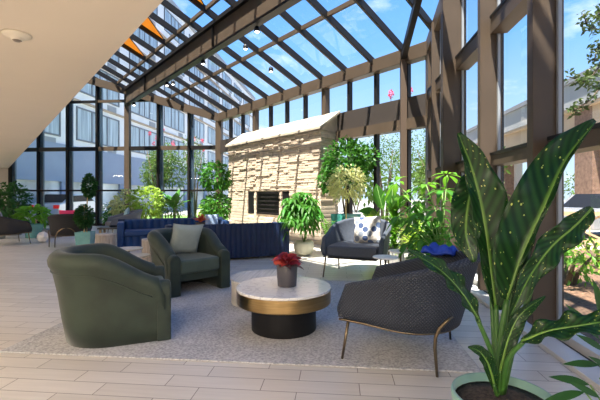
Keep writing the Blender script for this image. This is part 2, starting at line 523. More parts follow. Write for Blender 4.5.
mb = MB()
mb.prism([(-17, -7), (XR + .05, -7), (XR + .05, K - XR), (K - YF, YF + .05), (-17, YF + .05)], -0.12, 0)
struct('floor', mb, floor_mat(), 'pale wood-look plank tile floor')
mb = MB()
mb.prism([(-17, -7), (XR + .2, -7), (XR + .2, KS - XR - .2), (KS - YF - .1, YF + .1), (-17, YF + .1)], 2.37, 2.75)
struct('ceiling', mb, PLAST, 'smooth beige soffit ceiling with a slanted edge')
mb = MB()   # building wall above the soffit edge
e1 = V((XR + .3, KS - XR - .3, 0)); e2 = V((KS - YF - .1, YF + .1, 0))
M = N45 * -0.15
p = [e1, e2, e2 + M * 2, e1 + M * 2]
mb.prism([(q.x, q.y) for q in p], 2.751, 11.0)
struct('wall_upper', mb, WALLP, 'hotel wall rising above the soffit edge')
mb = MB(); mb.box(-17.15, -17, -7, YF, 0, 2.37); struct('wall_left', mb, WALLP)
mb = MB(); mb.box(-17, XR, -7.15, -7, 0, 2.37); struct('wall_back', mb, WALLP)
mb = MB(); mb.box(XR, XR + .15, -7, -0.9, 0, 2.37); struct('wall_right', mb, WALLP)
mb = MB(); mb.box(-17, KS - YF - 0.02, YF, YF + .15, 0, 2.37); struct('wall_far', mb, WALLP, 'plain beige wall at the far left end')

# far glass wall
far = sroot('window_1', 'tall dark-framed glass wall at the far end')
mulls = [-13.54, -12.28, -11.0, -9.72, -8.43, -7.14, -5.87, -4.66]
for i, x in enumerate(mulls):
    mb = MB(); big = abs(x + 8.43) < .01
    zt = roofz(x, YF) - 0.28
    wdt = 0.20 if big else 0.075
    if i == 7: wdt = 0.16
    mb.box(x - wdt / 2, x + wdt / 2, YF - 0.05, YF + 0.13, 0, zt)
    mb.build('post', BRONZE if big or i == 7 else DARKB, far)
    if not big and i < 7:
        mb = MB(); mb.box(x + wdt / 2, x + wdt / 2 + .13, YF + .06, YF + .14, 0.06, zt); mb.build('post_fin', BLUEM, far)
for z, hh in ((0.05, 0.1), (1.43, 0.07), (3.12, 0.16), (5.04, 0.10)):
    for i in range(7):
        if z > 5 and i > 4: continue
        mb = MB(); mb.box(mulls[i] + .04, mulls[i + 1] - .04, YF - 0.02, YF + 0.07, z - hh / 2, z + hh / 2)
        mb.build('transom', DARKB if z < 3 else BRONZE if (i % 2) else DARKB, far)
for i in range(7):
    x0, x1 = mulls[i], mulls[i + 1]
    vs = [(x0, YF + .03, 0.1), (x1, YF + .03, 0.1), (x1, YF + .03, roofz(x1, YF) - .25), (x0, YF + .03, roofz(x0, YF) - .25)]
    mb = MB(); mb.add(vs, [(0, 1, 2, 3)]); mb.build('pane', GLASS, far)
mb = MB()
mb.bar((KS - YF - .5, YF - .05, roofz(KS - YF - .5, YF) - .16), (K - YF, YF - .05, EAVE - .16), 0.16, 0.30, up=(0, 0, 1))
struct('trim_1', mb, BRONZE, 'sloping brown beam along the top of the far glass wall')

# slanted glass wall
sl = sroot('window_2', 'slanted brown-framed glass wall with clerestory panes')
us = [5.03 + .87 * k for k in range(10)]
def seg45(name, u0, u1, d0, d1, z0, z1, m, par, bevel=0):
    mb = MB(); ps = [w45(u0, d0), w45(u1, d0), w45(u1, d1), w45(u0, d1)]
    mb.prism([(q.x, q.y) for q in ps], z0, z1)
    return mb.build(name, m, par, bevel=bevel)
for k, u in enumerate(us):
    big = k in (3, 7)
    wd = 0.15 if big else 0.075
    zb = 3.37
    seg45('post', u - wd / 2, u + wd / 2, 0.05 if big else 0.0, -0.12, zb, EAVE - .28, BRONZE if big else DARKB, sl)
for k in (0, 1, 2, 3):
    u = us[k]; wd = .09
    seg45('post', u - wd / 2, u + wd / 2, 0, -0.12, 0, 2.67, DARKB, sl)
seg45('header_beam', U0, 7.5, 0.10, -0.12, 2.67, 2.90, BRONZE, sl)
seg45('header_panel', U0, 7.5, 0.03, -0.10, 2.90, 3.37, mat('brown_panel', (0.05, 0.04, 0.034), .45), sl)
seg45('header_panel', 11.6, U1, 0.03, -0.10, 2.9, 3.37, MATS['brown_panel'], sl)
seg45('back_wall', 7.3, 11.75, -0.02, -0.12, 0, 3.37, WALLP, sl)
for u in (11.99, 12.86):
    seg45('post', u - .05, u + .05, 0, -0.12, 0, 2.9, DARKB, sl)
mb = MB(); q = [w45(U0, -.06, 3.37), w45(U1, -.06, 3.37), w45(U1, -.06, 4.2), w45(U0, -.06, 4.2)]; mb.add(q, [(0, 1, 2, 3)]); mb.build('pane', GLASS, sl)
mb = MB(); q = [w45(U0, -.06, .1), w45(7.3, -.06, .1), w45(7.3, -.06, 2.67), w45(U0, -.06, 2.67)]; mb.add(q, [(0, 1, 2, 3)]); mb.build('pane', GLASS, sl)
mb = MB(); q = [w45(11.75, -.06, .1), w45(U1, -.06, .1), w45(U1, -.06, 2.9), w45(11.75, -.06, 2.9)]; mb.add(q, [(0, 1, 2, 3)]); mb.build('pane', GLASS, sl)
seg45('base_rail', U0, 7.3, 0.05, -0.12, 0, .12, DARKB, sl)
mb = MB(); ps = [w45(U0, .12), w45(U1, .12), w45(U1, -.12), w45(U0, -.12)]; mb.prism([(q.x, q.y) for q in ps], EAVE - .31, EAVE - .01)
struct('trim_2', mb, BRONZE, 'brown eave beam above the slanted glass wall', bevel=0.008)
# corner posts
mb = MB(); mb.box(K - YF - .12, K - YF + .12, YF - .12, YF + .12, 0, EAVE - .02); struct('trim_3', mb, BRONZE, 'brown post at the far corner')
mb = MB(); mb.box(XR - .13, XR + .10, K - XR - .13, K - XR + .10, 0, EAVE - .02); struct('trim_4', mb, BRONZE, 'brown post at the near corner of the slanted wall')

# right glass wall
rt = sroot('window_3', 'right glass wall with deep brown fins')
fins = [(7.47, .075, XR - .18), (6.24, .15, XR - .31), (4.87, .10, XR - .225), (3.60, .11, XR - .23), (2.32, .10, XR - .23), (1.04, .10, XR - .23), (-.24, .10, XR - .23)]
for y, wd, x0 in fins:
    mb = MB(); mb.box(x0, XR + .03, y - wd / 2 + .05, y + wd / 2 + .05, 0.09, roofz(XR, y) - .12); mb.build('fin', BRONZE, rt, bevel=.004)
    mb = MB(); mb.box(XR - .035, XR - .005, y - wd / 2 + .015, y - wd / 2 + .048, 0.09, roofz(XR, y) - .2); mb.build('pane_bead', mat('grey_bead', (0.30, 0.32, 0.34), .4), rt)
    mb = MB(); mb.box(XR - .04, XR + .09, y + wd / 2 + .052, y + wd / 2 + .11, 0.09, roofz(XR, y) - .2); mb.build('pane_bead', DARKB, rt)
ys = [8.15] + [f_[0] for f_ in fins] + [-1.0]
for i in range(len(ys) - 1):
    y1, y0 = ys[i] - .06, ys[i + 1] + .1
    if y1 - y0 < .1: continue
    for z0, z1 in ((1.60, 1.72), (3.18, 3.36)):
        mb = MB(); mb.box(XR - .13, XR + .06, y0, y1, z0, z1); mb.build('transom', BRONZE, rt)
        mb = MB(); mb.box(XR - .14, XR + .07, y0, y1, z1, z1 + .035); mb.build('transom_cap', DARKB, rt)
    vs = [(XR + .01, y0 - .1, .09), (XR + .01, y1 + .05, .09), (XR + .01, y1 + .05, roofz(XR, y1) - .1), (XR + .01, y0 - .1, roofz(XR, y0) - .1)]
    mb = MB(); mb.add(vs, [(0, 1, 2, 3)]); mb.build('pane', GLASS, rt)
mb = MB(); mb.bar((XR - .04, -.9, roofz(XR, -.9) - .14), (XR - .04, 8.2, roofz(XR, 8.2) - .14), .2, .28)
struct('trim_5', mb, BRONZE, 'sloping brown beam along the top of the right glass wall')
# low sill on the right
mb = MB(); mb.box(1.66, 1.84, -.9, 8.2, 0, .035); mb.box(1.88, XR + .08, -.9, 8.2, 0, .09); struct('baseboard_right', mb, mat('sill_metal', (0.60, 0.58, 0.55), .4), 'pale metal sill along the right glass wall', bevel=.004)
mb = MB(); mb.box(1.841, 1.879, -.9, 8.2, 0, .02); struct('trim_6', mb, DARKB, 'dark slot in the sill along the right glass wall')

# slender column and sloping beam near the right corner
cx, cy = 1.42, 8.55
mb = MB(); mb.box(cx - .065, cx + .065, cy - .065, cy + .065, 0, roofz(cx, cy) - .14); struct('trim_7', mb, mat('column_paint', (0.11, 0.075, 0.052), .5), 'slender brown column standing before the slanted wall')
mb = MB(); mb.bar((cx, cy + .05, roofz(cx, cy + .05) - .22), (cx, KB - cx + .1, roofz(cx, KB - cx + .1) - .22), .11, .16); struct('trim_8', mb, DARKB, 'sloping beam from the slender column up the roof')

# big beam
KBd = (K - KB) / math.sqrt(2)
zt = EAVE + SL * KBd - .16
ub0, ub1 = (KB - XR - XR) * SQ, (YF - (KB - YF)) * SQ
def seg(name, d0, d1, z0, z1, m, par, u0=ub0, u1=ub1):
    mb = MB(); ps = [w45(u0, d0), w45(u1, d0), w45(u1, d1), w45(u0, d1)]
    mb.prism([(q.x, q.y) for q in ps], z0, z1)
    return mb.build(name, m, par)
bb = sroot('trim_9', 'large brown steel beam crossing under the glass roof')
seg('web', KBd + .05, KBd - .05, zt - .52, zt, BRONZE, bb)
seg('flange', KBd + .09, KBd - .09, zt - .58, zt - .525, DARKB, bb)
seg('flange', KBd + .14, KBd - .14, zt + .001, zt + .10, DARKB, bb)
for i in range(11):
    u = ub0 + .5 + i * 1.3
    if u < ub1 and i % 4 == 1: seg('shadow_strip', KBd + .12, KBd + .051, zt - .52, zt, DARKB, bb, u, u + .02)  # dark strips on the web imitating rafter shadows

# glass roof: rafters, purlins, panes
roof = sroot('window_4', 'pitched glass roof of dark rafters and clear panes')
DT = (K - KS) / math.sqrt(2) + .05
def roofp(u, d, off=0.0):
    q = w45(u, d); q.z = EAVE + SL * d + off; return q
def dmax_low(u):     # where a rafter leaves the far or right wall
    q = w45(u, 0)
    lo = 0
    if q.y > YF: lo = (q.y - YF) / SQ
    if q.x > XR: lo = (q.x - XR) / SQ
    return max(0, lo)
allu = [5.03 + .87 * k for k in range(-5, 17)]
allu = [u for u in allu if dmax_low(u) < DT - .3]
for u in allu:
    lo = dmax_low(u)
    mb = MB(); mb.bar(roofp(u, lo + .03, -.08), roofp(u, DT, -.08), .062, .15); o = mb.build('rafter', RAFT, roof)
    mb = MB(); mb.bar(roofp(u, lo + .03, -.162), roofp(u, DT, -.162), .04, .012); mb.build('rafter_cap', CAP, roof)
def urange(d):
    # u where the line at distance d meets right wall and far wall
    s = K / math.sqrt(2) - d
    return (s / SQ / 1 - 2 * XR) * SQ, (2 * YF - s / SQ) * SQ
for d in (1.55, 3.05, 4.6, 6.1):
    a, b = urange(d)
    mb = MB(); mb.bar(roofp(a, d, -.055), roofp(b, d, -.055), .06, .09); mb.build('purlin', BRONZE, roof)
for d0, d1 in ((-.1, 1.55), (1.55, 3.05), (3.05, 4.6), (4.6, DT)):
    a0, b0 = urange(d0); a1, b1 = urange(d1)
    mb = MB(); mb.add([roofp(a0, d0, .015), roofp(b0, d0, .015), roofp(b1, d1, .015), roofp(a1, d1, .015)], [(0, 1, 2, 3)]); mb.build('pane', ROOFGLASS, roof)

# made-up orange panels standing in for orange patches seen in the roof glass
ORG = mat('orange_sheet', (0.78, 0.33, 0.10), 0.8, var=.05, vscale=20, transl=.35)
for i, (ku, wu, lab) in enumerate(((9, .85, 'orange triangular stand-in panel under the glass roof, nearest the far glass wall'), (7, .80, 'orange triangular stand-in panel under the glass roof, the middle one'), (4, .78, 'orange triangular stand-in panel under the glass roof, touching the top edge of the photo'))):
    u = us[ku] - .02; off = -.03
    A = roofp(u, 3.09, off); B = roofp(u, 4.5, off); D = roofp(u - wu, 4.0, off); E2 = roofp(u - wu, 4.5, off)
    r_ = thing('orange_stand_in', lab, 'sun shade', A, 0, 'orange stand-in panels under the roof')
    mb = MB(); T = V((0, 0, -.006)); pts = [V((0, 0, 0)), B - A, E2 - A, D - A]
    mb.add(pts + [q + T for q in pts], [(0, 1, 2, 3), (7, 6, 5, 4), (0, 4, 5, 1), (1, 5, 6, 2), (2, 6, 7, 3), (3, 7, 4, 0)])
    mb.build('sheet', ORG, r_)
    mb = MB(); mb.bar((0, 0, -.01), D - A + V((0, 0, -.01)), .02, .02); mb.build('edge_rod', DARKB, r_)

# fill light panels out of view on the lobby ceiling, added to brighten the interior
FILL_GLOW = mat('fill_glow', (1, 1, 1), .5, emit=((1.0, 0.88, 0.74), 3.0))
for i, (x, y, wh) in enumerate(((-1.2, -1.6, 'just behind the viewer'), (0.9, -2.9, 'nearest the right wall'), (-3.6, -1.8, 'behind and left of the viewer'), (-6.2, 1.0, 'left of the viewer, fourth along the soffit'), (-2.2, -4.6, 'farthest back in the lobby'), (-9.5, 4.5, 'over the left part of the lobby'), (-12.5, 8.5, 'farthest left in the lobby, toward the far glass'))):
    r_ = thing('fill_panel', 'added unseen square fill light, ' + wh, 'fill light', (x, y, 2.37), 0, 'added fill lights')
    mb = MB(); mb.box(-.3, .3, -.3, .3, -.012, -.002); mb.build('diffuser', FILL_GLOW, r_)
    mb = MB()
    for a, b, c_, d in ((-.33, .33, -.33, -.301), (-.33, .33, .301, .33), (-.33, -.301, -.3, .3), (.301, .33, -.3, .3)): mb.box(a, b, c_, d, -.015, -.002)
    mb.build('frame', WHITE, r_)
    ld = bpy.data.lights.new('fill_area_light', 'AREA'); ld.shape = 'SQUARE'; ld.size = .58; ld.energy = FILL_W; ld.color = (1.0, 0.88, 0.74)
    lo_ = bpy.data.objects.new('fill_area_light', ld); COL.objects.link(lo_); lo_.parent = r_; lo_.location = (0, 0, -.03)

# smoke detector
sdp = at(17, 34, 2.68); sdp.z = 2.37
r_ = thing('smoke_detector', 'small round beige smoke detector on the soffit ceiling', 'smoke detector', sdp)
mb = MB(); mb.lathe([(.0001, -.045), (.035, -.043), (.04, -.03)][::1] + [(.055, -.028), (.075, -.018), (.085, -.012), (.088, -.001)], 28); mb.build('housing', mat('aged_plastic', (.72, .66, .55), .5), r_, smooth=True)
mb = MB(); mb.lathe([(.0001, -.052), (.02, -.051), (.028, -.044)], 20); mb.build('sensor_cap', mat('dark_slot', (.25, .2, .16), .6), r_, smooth=True)

# ============================================================ STONE FIREPLACE
KF = 9.2
d_f = (K - KF) / math.sqrt(2)
ua, ub = 7.13, (12.96 + 3.76) * SQ
fp = thing('stone_fireplace', 'pale stacked-stone fireplace block with a sloped cap against the slanted wall', 'fireplace', w45((ua + ub) / 2, 0, 0), math.atan2(U45.y, U45.x))
# local: x along U45 (towards far), y = left of U45 = -N45 (towards camera)
HL = (ub - ua) / 2
ZF, ZR = 2.9, 3.37
mb = MB(); rng = random.Random(5)
mb.box(-HL + .03, HL - .03, 0.0, d_f - .04, 0, ZF)
def facex(z):
    return None
opens = []
def pxu(px):  # u on the front face for a pixel column
    a = (px - 300) / F; dx = a * math.cos(YAW) - math.sin(YAW); dy = a * math.sin(YAW) + math.cos(YAW)
    t = KF / (dx + dy); return (dy - dx) * t * SQ, t
mid = (ua + ub) / 2
def opn(px0, px1, z0, z1):
    a = pxu(px0)[0] - mid; b = pxu(px1)[0] - mid
    opens.append((min(a, b), max(a, b), z0, z1))
opn(256, 279, .66, 1.36); opn(247.5, 254, .66, 1.36); opn(281.5, 289, .66, 1.36)
z = 0.0
while z < ZF - .02:
    rough = z > .98
    hh = rng.uniform(.045, .085) if rough else .098
    hh = min(hh, ZF - z)
    for face in (0, 1):
        Ln = 2 * HL if face == 0 else d_f
        x = -HL if face == 0 else 0
        end = x + Ln
        while x < end - .01:
            l = rng.uniform(.16, .5) if rough else rng.uniform(.45, .8)
            x2 = min(end, x + l)
            if end - x2 < .08: x2 = end
            pr = rng.uniform(0.0, .038) if rough else rng.uniform(.018, .026)
            if face == 0:
                segs = [(x, x2)]
                for (a, b, z0, z1) in opens:
                    if z + hh > z0 + .02 and z < z1 - .02:
                        ns = []
                        for s0, s1 in segs:
                            if s1 <= a or s0 >= b: ns.append((s0, s1))
                            else:
                                if s0 < a: ns.append((s0, a))
                                if s1 > b: ns.append((b, s1))
                        segs = ns
                for s0, s1 in segs:
                    if s1 - s0 > .01: mb.box(s0 + .003, s1 - .003, d_f - .045, d_f - .02 + pr, z + .003, z + hh - .003)
            else:
                mb.box(-HL + .03 - pr - .03, -HL + .05, x + .003, x2 - .003, z + .003, z + hh - .003)
            x = x2
    z += hh
mb.build('stonework', stone_mat(), fp, bevel=.006, seg=1)
mb = MB()   # sloped cap
mb.add([(-HL - .10, d_f + .07, ZF), (HL + .06, d_f + .07, ZF), (HL + .06, .02, ZR), (-HL - .10, .02, ZR),
        (-HL - .10, d_f + .07, ZF + .06), (HL + .06, d_f + .07, ZF + .06), (HL + .06, .02, ZR + .06), (-HL - .10, .02, ZR + .06)],
       [(0, 3, 2, 1), (4, 5, 6, 7), (0, 1, 5, 4), (1, 2, 6, 5), (2, 3, 7, 6), (3, 0, 4, 7)])
mb.build('sloped_cap', mat('limestone_cap', (.50, .43, .33), .8, var=.2, vscale=4, bump=.2), fp)
mb = MB()
mb.add([(-HL, .03, ZF), (-HL, d_f - .02, ZF), (-HL, .03, ZR - .01), (-HL + .1, .03, ZF), (-HL + .1, d_f - .02, ZF), (-HL + .1, .03, ZR - .01)], [(0, 1, 2), (3, 5, 4), (0, 3, 4, 1), (1, 4, 5, 2), (2, 5, 3, 0)])
mb.build('gable_stone', stone_mat(), fp)
for i, (a, b, z0, z1) in enumerate(opens):
    mb = MB(); mb.box(a + .002, b - .002, d_f - .039, d_f - .03, z0 + .01, z1 - .01)
    pn = mb.build('firebox' if i == 0 else 'side_slot', BLACK, fp)
    if i == 0:
        mb = MB(); n = 6
        for k in range(n):
            zz = z0 + .05 + (z1 - z0 - .1) * k / (n - 1)
            mb.box(a + .02, b - .02, d_f - .029, d_f - .002, zz - .012, zz + .012)
        mb.build('grate', mat('iron_grate', (.05, .04, .04), .5, metal=.6), pn)

# ============================================================ RUG
mb = MB(); mb.box(-1.84, 1.84, -1.40, 1.40, 0, .012)
rug = mb.build('area_rug', rug_mat(), None, loc=(-.83, 4.20, .001), bevel=.004)
tag(rug, 'large flat grey woven rug under the seating group', 'rug')

# ============================================================ SEATING
VEL = mat('green_velvet', (0.026, 0.040, 0.028), 0.7, var=.25, vscale=5, sheen=.2, bump=.08, bscale=150)
VELS = mat('green_velvet_seat', (0.060, 0.085, 0.064), 0.7, var=.2, vscale=5, sheen=.2)
NAVYQ = quilt_mat('quilted_navy', (0.020, 0.026, 0.040), (0.075, 0.088, 0.118))
SLATE = mat('slate_fabric', (0.062, 0.075, 0.10), 0.9, var=.12, vscale=30, bump=.15, bscale=250, sheen=.15)
CHAR = mat('charcoal_fabric', (0.030, 0.029, 0.031), 0.9, var=.1, vscale=30)
BLUEV = mat('royal_blue_velvet', (0.003, 0.040, 0.15), 0.6, var=.2, vscale=4, sheen=.08)
BLUEF = mat('navy_velvet_back', (0.002, 0.016, 0.065), 0.65, var=.2, vscale=4, sheen=.06)

def upath(a_front, b, a_back, n_side=6, n_back=22, p=2.0):
    """U seen from above, open to +x: right side front, round the back, left side front."""
    pts = []
    for i in range(n_side):
        pts.append((a_front * (1 - i / n_side), -b))
    for i in range(n_back + 1):
        t = -PI / 2 - PI * i / n_back
        cx, sy = math.cos(t), math.sin(t)
        pts.append((a_back * -abs(cx) ** (2 / p), b * math.copysign(abs(sy) ** (2 / p), sy)))
    for i in range(1, n_side + 1):
        pts.append((a_front * i / n_side, b))
    return pts
def shell(mb, pts, th, zb, ztop, lean, roll=0.0, endround=True, zbf=None):
    n = len(pts); rings = []
    acc = 0; us_ = [0]
    for i in range(1, n):
        acc += math.dist(pts[i], pts[i - 1]); us_.append(acc)
    tot = acc
    for i, (x, y) in enumerate(pts):
        x0, y0 = pts[max(0, i - 1)]; x1, y1 = pts[min(n - 1, i + 1)]
        tx, ty = x1 - x0, y1 - y0; l = math.hypot(tx, ty); nx, ny = -ty / l, tx / l
        # outward normal: away from the centre line
        if nx * x + ny * y < 0 or (abs(y) > .2 and ny * y < 0): nx, ny = -nx, -ny
        s = us_[i] / tot
        zt = ztop(s); le = lean(s); z0 = zb if zbf is None else zbf(s)
        h = th / 2; rl = roll
        cs = [(h * .9, z0), (h + le * .25, z0 + .25 * (zt - z0)), (h + le * .55, z0 + .55 * (zt - z0)), (h + le * .85 + rl * .2, zt - th * 1.1 - rl)]
        cyc, czc = le, zt - (h + rl)
        for k in range(9):
            a = PI * (-.12 + 1.24 * k / 8)
            cs.append((cyc + (h + rl) * math.cos(a), czc + (h + rl) * math.sin(a)))
        cs += [(-h + le * .6, z0 + .6 * (zt - z0)), (-h + le * .2, z0 + .2 * (zt - z0)), (-h * .9, z0)]
        rings.append([(x + nx * o, y + ny * o, z) for o, z in cs])
    m = len(rings[0]); vs = []; uvs = []
    for i, r_ in enumerate(rings):
        L = 0
        for j, p in enumerate(r_):
            if j: L += math.dist(p, r_[j - 1])
            vs.append(p); uvs.append((us_[i], L))
    fs = []
    for i in range(n - 1):
        for j in range(m):
            j2 = (j + 1) % m
            fs.append((i * m + j, (i + 1) * m + j, (i + 1) * m + j2, i * m + j2))
    fs.append(tuple(range(m))); fs.append(tuple((n - 1) * m + j for j in range(m - 1, -1, -1)))
    mb.add(vs, fs, uvs)
    return rings
def smooth01(t):
    t = max(0, min(1, t)); return t * t * (3 - 2 * t)
def fix(o):      # consistent outward normals
    import bmesh
    b = bmesh.new(); b.from_mesh(o.data); bmesh.ops.recalc_face_normals(b, faces=b.faces); b.to_mesh(o.data); b.free()
    return o
def cushion(name, w_, h_, th, m, parent=None):
    """square pillow, faces +y / -y, stands on its lower edge"""
    mb = MB(); n = 12
    for sgn in (1, -1):
        vs = []; uvs = []
        for i in range(n + 1):
            for j in range(n + 1):
                u, v = i / n * 2 - 1, j / n * 2 - 1
                e = (1 - u ** 4) * (1 - v ** 4)
                pin = 1 - .07 * (1 - abs(v) ** 2) * abs(u) ** 3; pin2 = 1 - .07 * (1 - abs(u) ** 2) * abs(v) ** 3
                vs.append((u * w_ / 2 * pin, sgn * th / 2 * max(0.02, e) ** .5, h_ / 2 + v * h_ / 2 * pin2))
                uvs.append((u * .5 + .5, v * .5 + .5))
        fs = []
        for i in range(n):
            for j in range(n):
                a = i * (n + 1) + j
                q = (a, a + n + 1, a + n + 2, a + 1)
                fs.append(q if sgn < 0 else q[::-1])
        mb.add(vs, fs, uvs)
    return mb.build(name, m, parent, smooth=True)

# --- green barrel armchairs
def green_chair(label, loc, rz):
    t = thing('barrel_armchair', label, 'armchair', loc, rz, 'green velvet barrel armchairs')
    pts = upath(.36, .345, .36, 7, 26, 2.3)
    def zt(s):
        a = abs(s - .5) * 2
        z = .765 - .235 * smooth01((a - .42) / .58)
        if a > .93: z -= .11 * (1 - math.sqrt(max(0, 1 - ((a - .93) / .07) ** 2)))
        return z
    def le(s):
        a = abs(s - .5) * 2; return .10 * (1 - smooth01(a / .8)) + .015
    mb = MB(); shell(mb, pts, .13, 0.0, zt, le, roll=.02); fix(mb.build('shell', VEL, t, smooth=True))
    # piping seam along the outside
    mb = MB(); P = []
    n = len(pts)
    for i in range(2, n - 2):
        x, y = pts[i]; s = i / (n - 1); r_ = math.hypot(x, y)
        x0, y0 = pts[i - 1]; x1, y1 = pts[i + 1]; l = math.hypot(x1 - x0, y1 - y0); nx, ny = -(y1 - y0) / l, (x1 - x0) / l
        if nx * x + ny * y < 0: nx, ny = -nx, -ny
        P.append((x + nx * (.074 + le(s) * .85), y + ny * (.074 + le(s) * .85), zt(s) - .165))
    mb.tube(P, .006, 6); mb.build('piping', VEL, t, smooth=True)
    for sy in (-1, 1):      # rolled front of each arm
        mb = MB(); rr = .075
        prof = []
        vs = []
        for k in range(13):
            a = PI * k / 12
            prof.append((math.cos(a) * rr, .43 + math.sin(a) * rr))
        prof = [(rr, 0)] + prof + [(-rr, 0)]
        m_ = len(prof)
        for xx, sc in ((.30, 1), (.385, 1), (.405, .9), (.41, .72)):
            for yy, zz in prof: vs.append((xx, sy * .35 + yy * sc, .0 + (zz - .2) * (1 - (1 - sc) * .35) + .2 if zz > .2 else 0))
        fs = []
        for i in range(3):
            for j in range(m_): fs.append((i * m_ + j, i * m_ + (j + 1) % m_, (i + 1) * m_ + (j + 1) % m_, (i + 1) * m_ + j))
        fs.append(tuple(3 * m_ + j for j in range(m_))); fs.append(tuple(range(m_ - 1, -1, -1)))
        mb.add(vs, fs); fix(mb.build('arm_front', VEL, t, smooth=False, bevel=.01))
    poly = [(.39, -.275), (.39, .275), (.0, .285)] + [(-.30 * math.sin(PI * k / 10), .285 * math.cos(PI * k / 10)) for k in range(1, 10)] + [(.0, -.285)]
    mb = MB(); mb.prism(poly, .25, .425); mb.build('seat_cushion', VELS, t, bevel=.035, seg=4)
    mb = MB(); mb.prism([(x * .93 - .02, y * .98) for x, y in poly], .16, .249); mb.build('seat_base', VEL, t)
    return t
green_chair('empty dark green velvet barrel armchair in the left foreground, seen from behind', (-1.98, 3.34, .014), R(29))
g2 = green_chair('green velvet barrel armchair holding the pale sage pillow, facing the viewer', (-2.02, 5.02, .014), R(-42))
cu = cushion('throw_pillow', .44, .44, .13, mat('sage_silk', (.36, .41, .38), .55, var=.08, vscale=10, bump=.1, bscale=20, sheen=.3))
cu.location = (-2.14, 5.13, .445); cu.rotation_euler = (R(-20), R(4), R(-42 + 90 + 10)); tag(cu, 'pale sage square pillow leaning in the green armchair', 'pillow')
cu.rotation_euler = (R(20), R(4), R(48))

# --- curved dark armchairs on thin brass legs
def tub_chair(label, loc, rz, m, sc=1.0, arch=False, seatm=None, grp='dark curved armchairs on thin legs'):
    t = thing('tub_armchair', label, 'armchair', loc, rz, grp); t.scale = (sc, sc, sc)
    pts = upath(.40, .385, .40, 7, 28, 2.15)
    def zt(s):
        a = abs(s - .5) * 2
        z = .80 - .215 * (.75 * max(0, min(1, (a - .15) / .75)) + .25 * smooth01((a - .15) / .75))
        if a > .90: z -= .17 * (1 - math.sqrt(max(0, 1 - ((a - .90) / .10) ** 2)))
        return z
    def le(s):
        a = abs(s - .5) * 2; return .12 * (1 - smooth01(a / .75)) + .02
    def zb(s):
        a = abs(s - .5) * 2; return .27 + .04 * smooth01((a - .5) / .5)
    mb = MB(); shell(mb, pts, .055, .27, zt, le, roll=.006, zbf=zb); fix(mb.build('shell', m, t, smooth=True))
    poly = [(.40, -.35), (.40, .35), (.0, .355)] + [(-.37 * math.sin(PI * k / 12), .355 * math.cos(PI * k / 12)) for k in range(1, 12)] + [(.0, -.355)]
    mb = MB(); mb.prism(poly, .30, .45); mb.build('seat_cushion', seatm or SLATE, t, bevel=.03, seg=4)
    mb = MB(); mb.prism([(x * .97, y * .98) for x, y in poly], .275, .299); mb.build('seat_base', BLACK, t)
    mb = MB(); rp_ = [(x * 1.0 + 0.0, y * 1.03, .262 + .03 * smooth01((abs(i / (len(pts) - 1) - .5) * 2 - .5) / .5)) for i, (x, y) in enumerate(pts)]
    mb.tube(rp_, .010, 8); mb.build('ring_frame', BRASSL, t, smooth=True)
    for sx_, sy in ((1, 1), (1, -1)):
        mb = MB(); mb.tube([(.33 * sx_, .385 * sy, .285), (.37 * sx_, .41 * sy, 0)], [.0125, .010], 8); mb.build('leg', BRASSL, t, smooth=True)
    for sy in (1, -1):
        mb = MB(); mb.tube([(-.405, .365 * sy, .42), (-.37, .378 * sy, .385), (-.325, .39 * sy, .33), (-.30, .39 * sy, .27), (-.295, .385 * sy, .2), (-.31, .385 * sy, 0)], [.010, .012, .013, .0125, .0125, .010], 8); mb.build('leg', BRASSL, t, smooth=True)
    if arch:
        mb = MB(); P = [(-.50 + .0 * a, 0, 0) for a in range(0)]
        for k in range(15):
            a = PI * k / 14
            P.append((-.435 - .03 * math.sin(a) , .24 * math.cos(a), .0 + (.46 * math.sin(a) ** .6)))
        mb.tube(P, .012, 8); mb.build('back_arch', BRASSL, t, smooth=True)
    return t
tub_chair('near navy quilted curved armchair on thin brass legs, beside the big spotted plant', (.53, 3.17, .013), R(158), NAVYQ)
tub_chair('slate blue curved armchair holding the scallop-print pillow, facing the viewer', (.32, 6.12, .0), R(-107), SLATE, 1.08)
cu = cushion('throw_pillow', .46, .44, .13, pillow_mat()); cu.location = (.46, 6.18, .485); cu.rotation_euler = (R(-16), R(-5), R(-25)); tag(cu, 'cream pillow with blue scallop print in the slate armchair', 'pillow')
tub_chair('charcoal curved armchair with brass legs cut by the left edge of the photo', (-8.38, 9.05, 0), R(58), CHAR)
tub_chair('charcoal curved armchair with a brass arch on its back, holding the pink pillow', (-6.68, 9.05, 0), R(116), CHAR, arch=True)
tub_chair('grey curved armchair far off left of the blue sofa, holding the pale blue pillow', (-6.55, 11.2, 0), R(-140), mat('dove_fabric', (.17, .17, .185), .9), seatm=MATS['dove_fabric'])
cu = cushion('throw_pillow', .5, .34, .12, mat('pink_fabric', (.80, .05, .16), .8)); cu.location = (-6.62, 9.0, .455); cu.rotation_euler = (R(6), 0, R(-6)); tag(cu, 'bright pink pillow on the charcoal armchair with the brass arch', 'pillow')
cu.location = (-6.80, 9.20, .53); cu.rotation_euler = (R(-8), 0, R(28))
cu = cushion('throw_pillow', .42, .40, .12, mat('pale_blue_fabric', (.42, .60, .66), .8)); cu.location = (-6.50, 11.22, .455); cu.rotation_euler = (R(-15), R(-16), R(-50)); tag(cu, 'pale blue pillow on the far grey armchair', 'pillow')
cu = cushion('throw_pillow', .42, .40, .12, mat('lilac_fabric', (.55, .55, .62), .8)); cu.location = (-8.46, 8.92, .455); cu.rotation_euler = (R(12), 0, R(-28)); tag(cu, 'pale grey pillow on the charcoal armchair at the left edge', 'pillow')
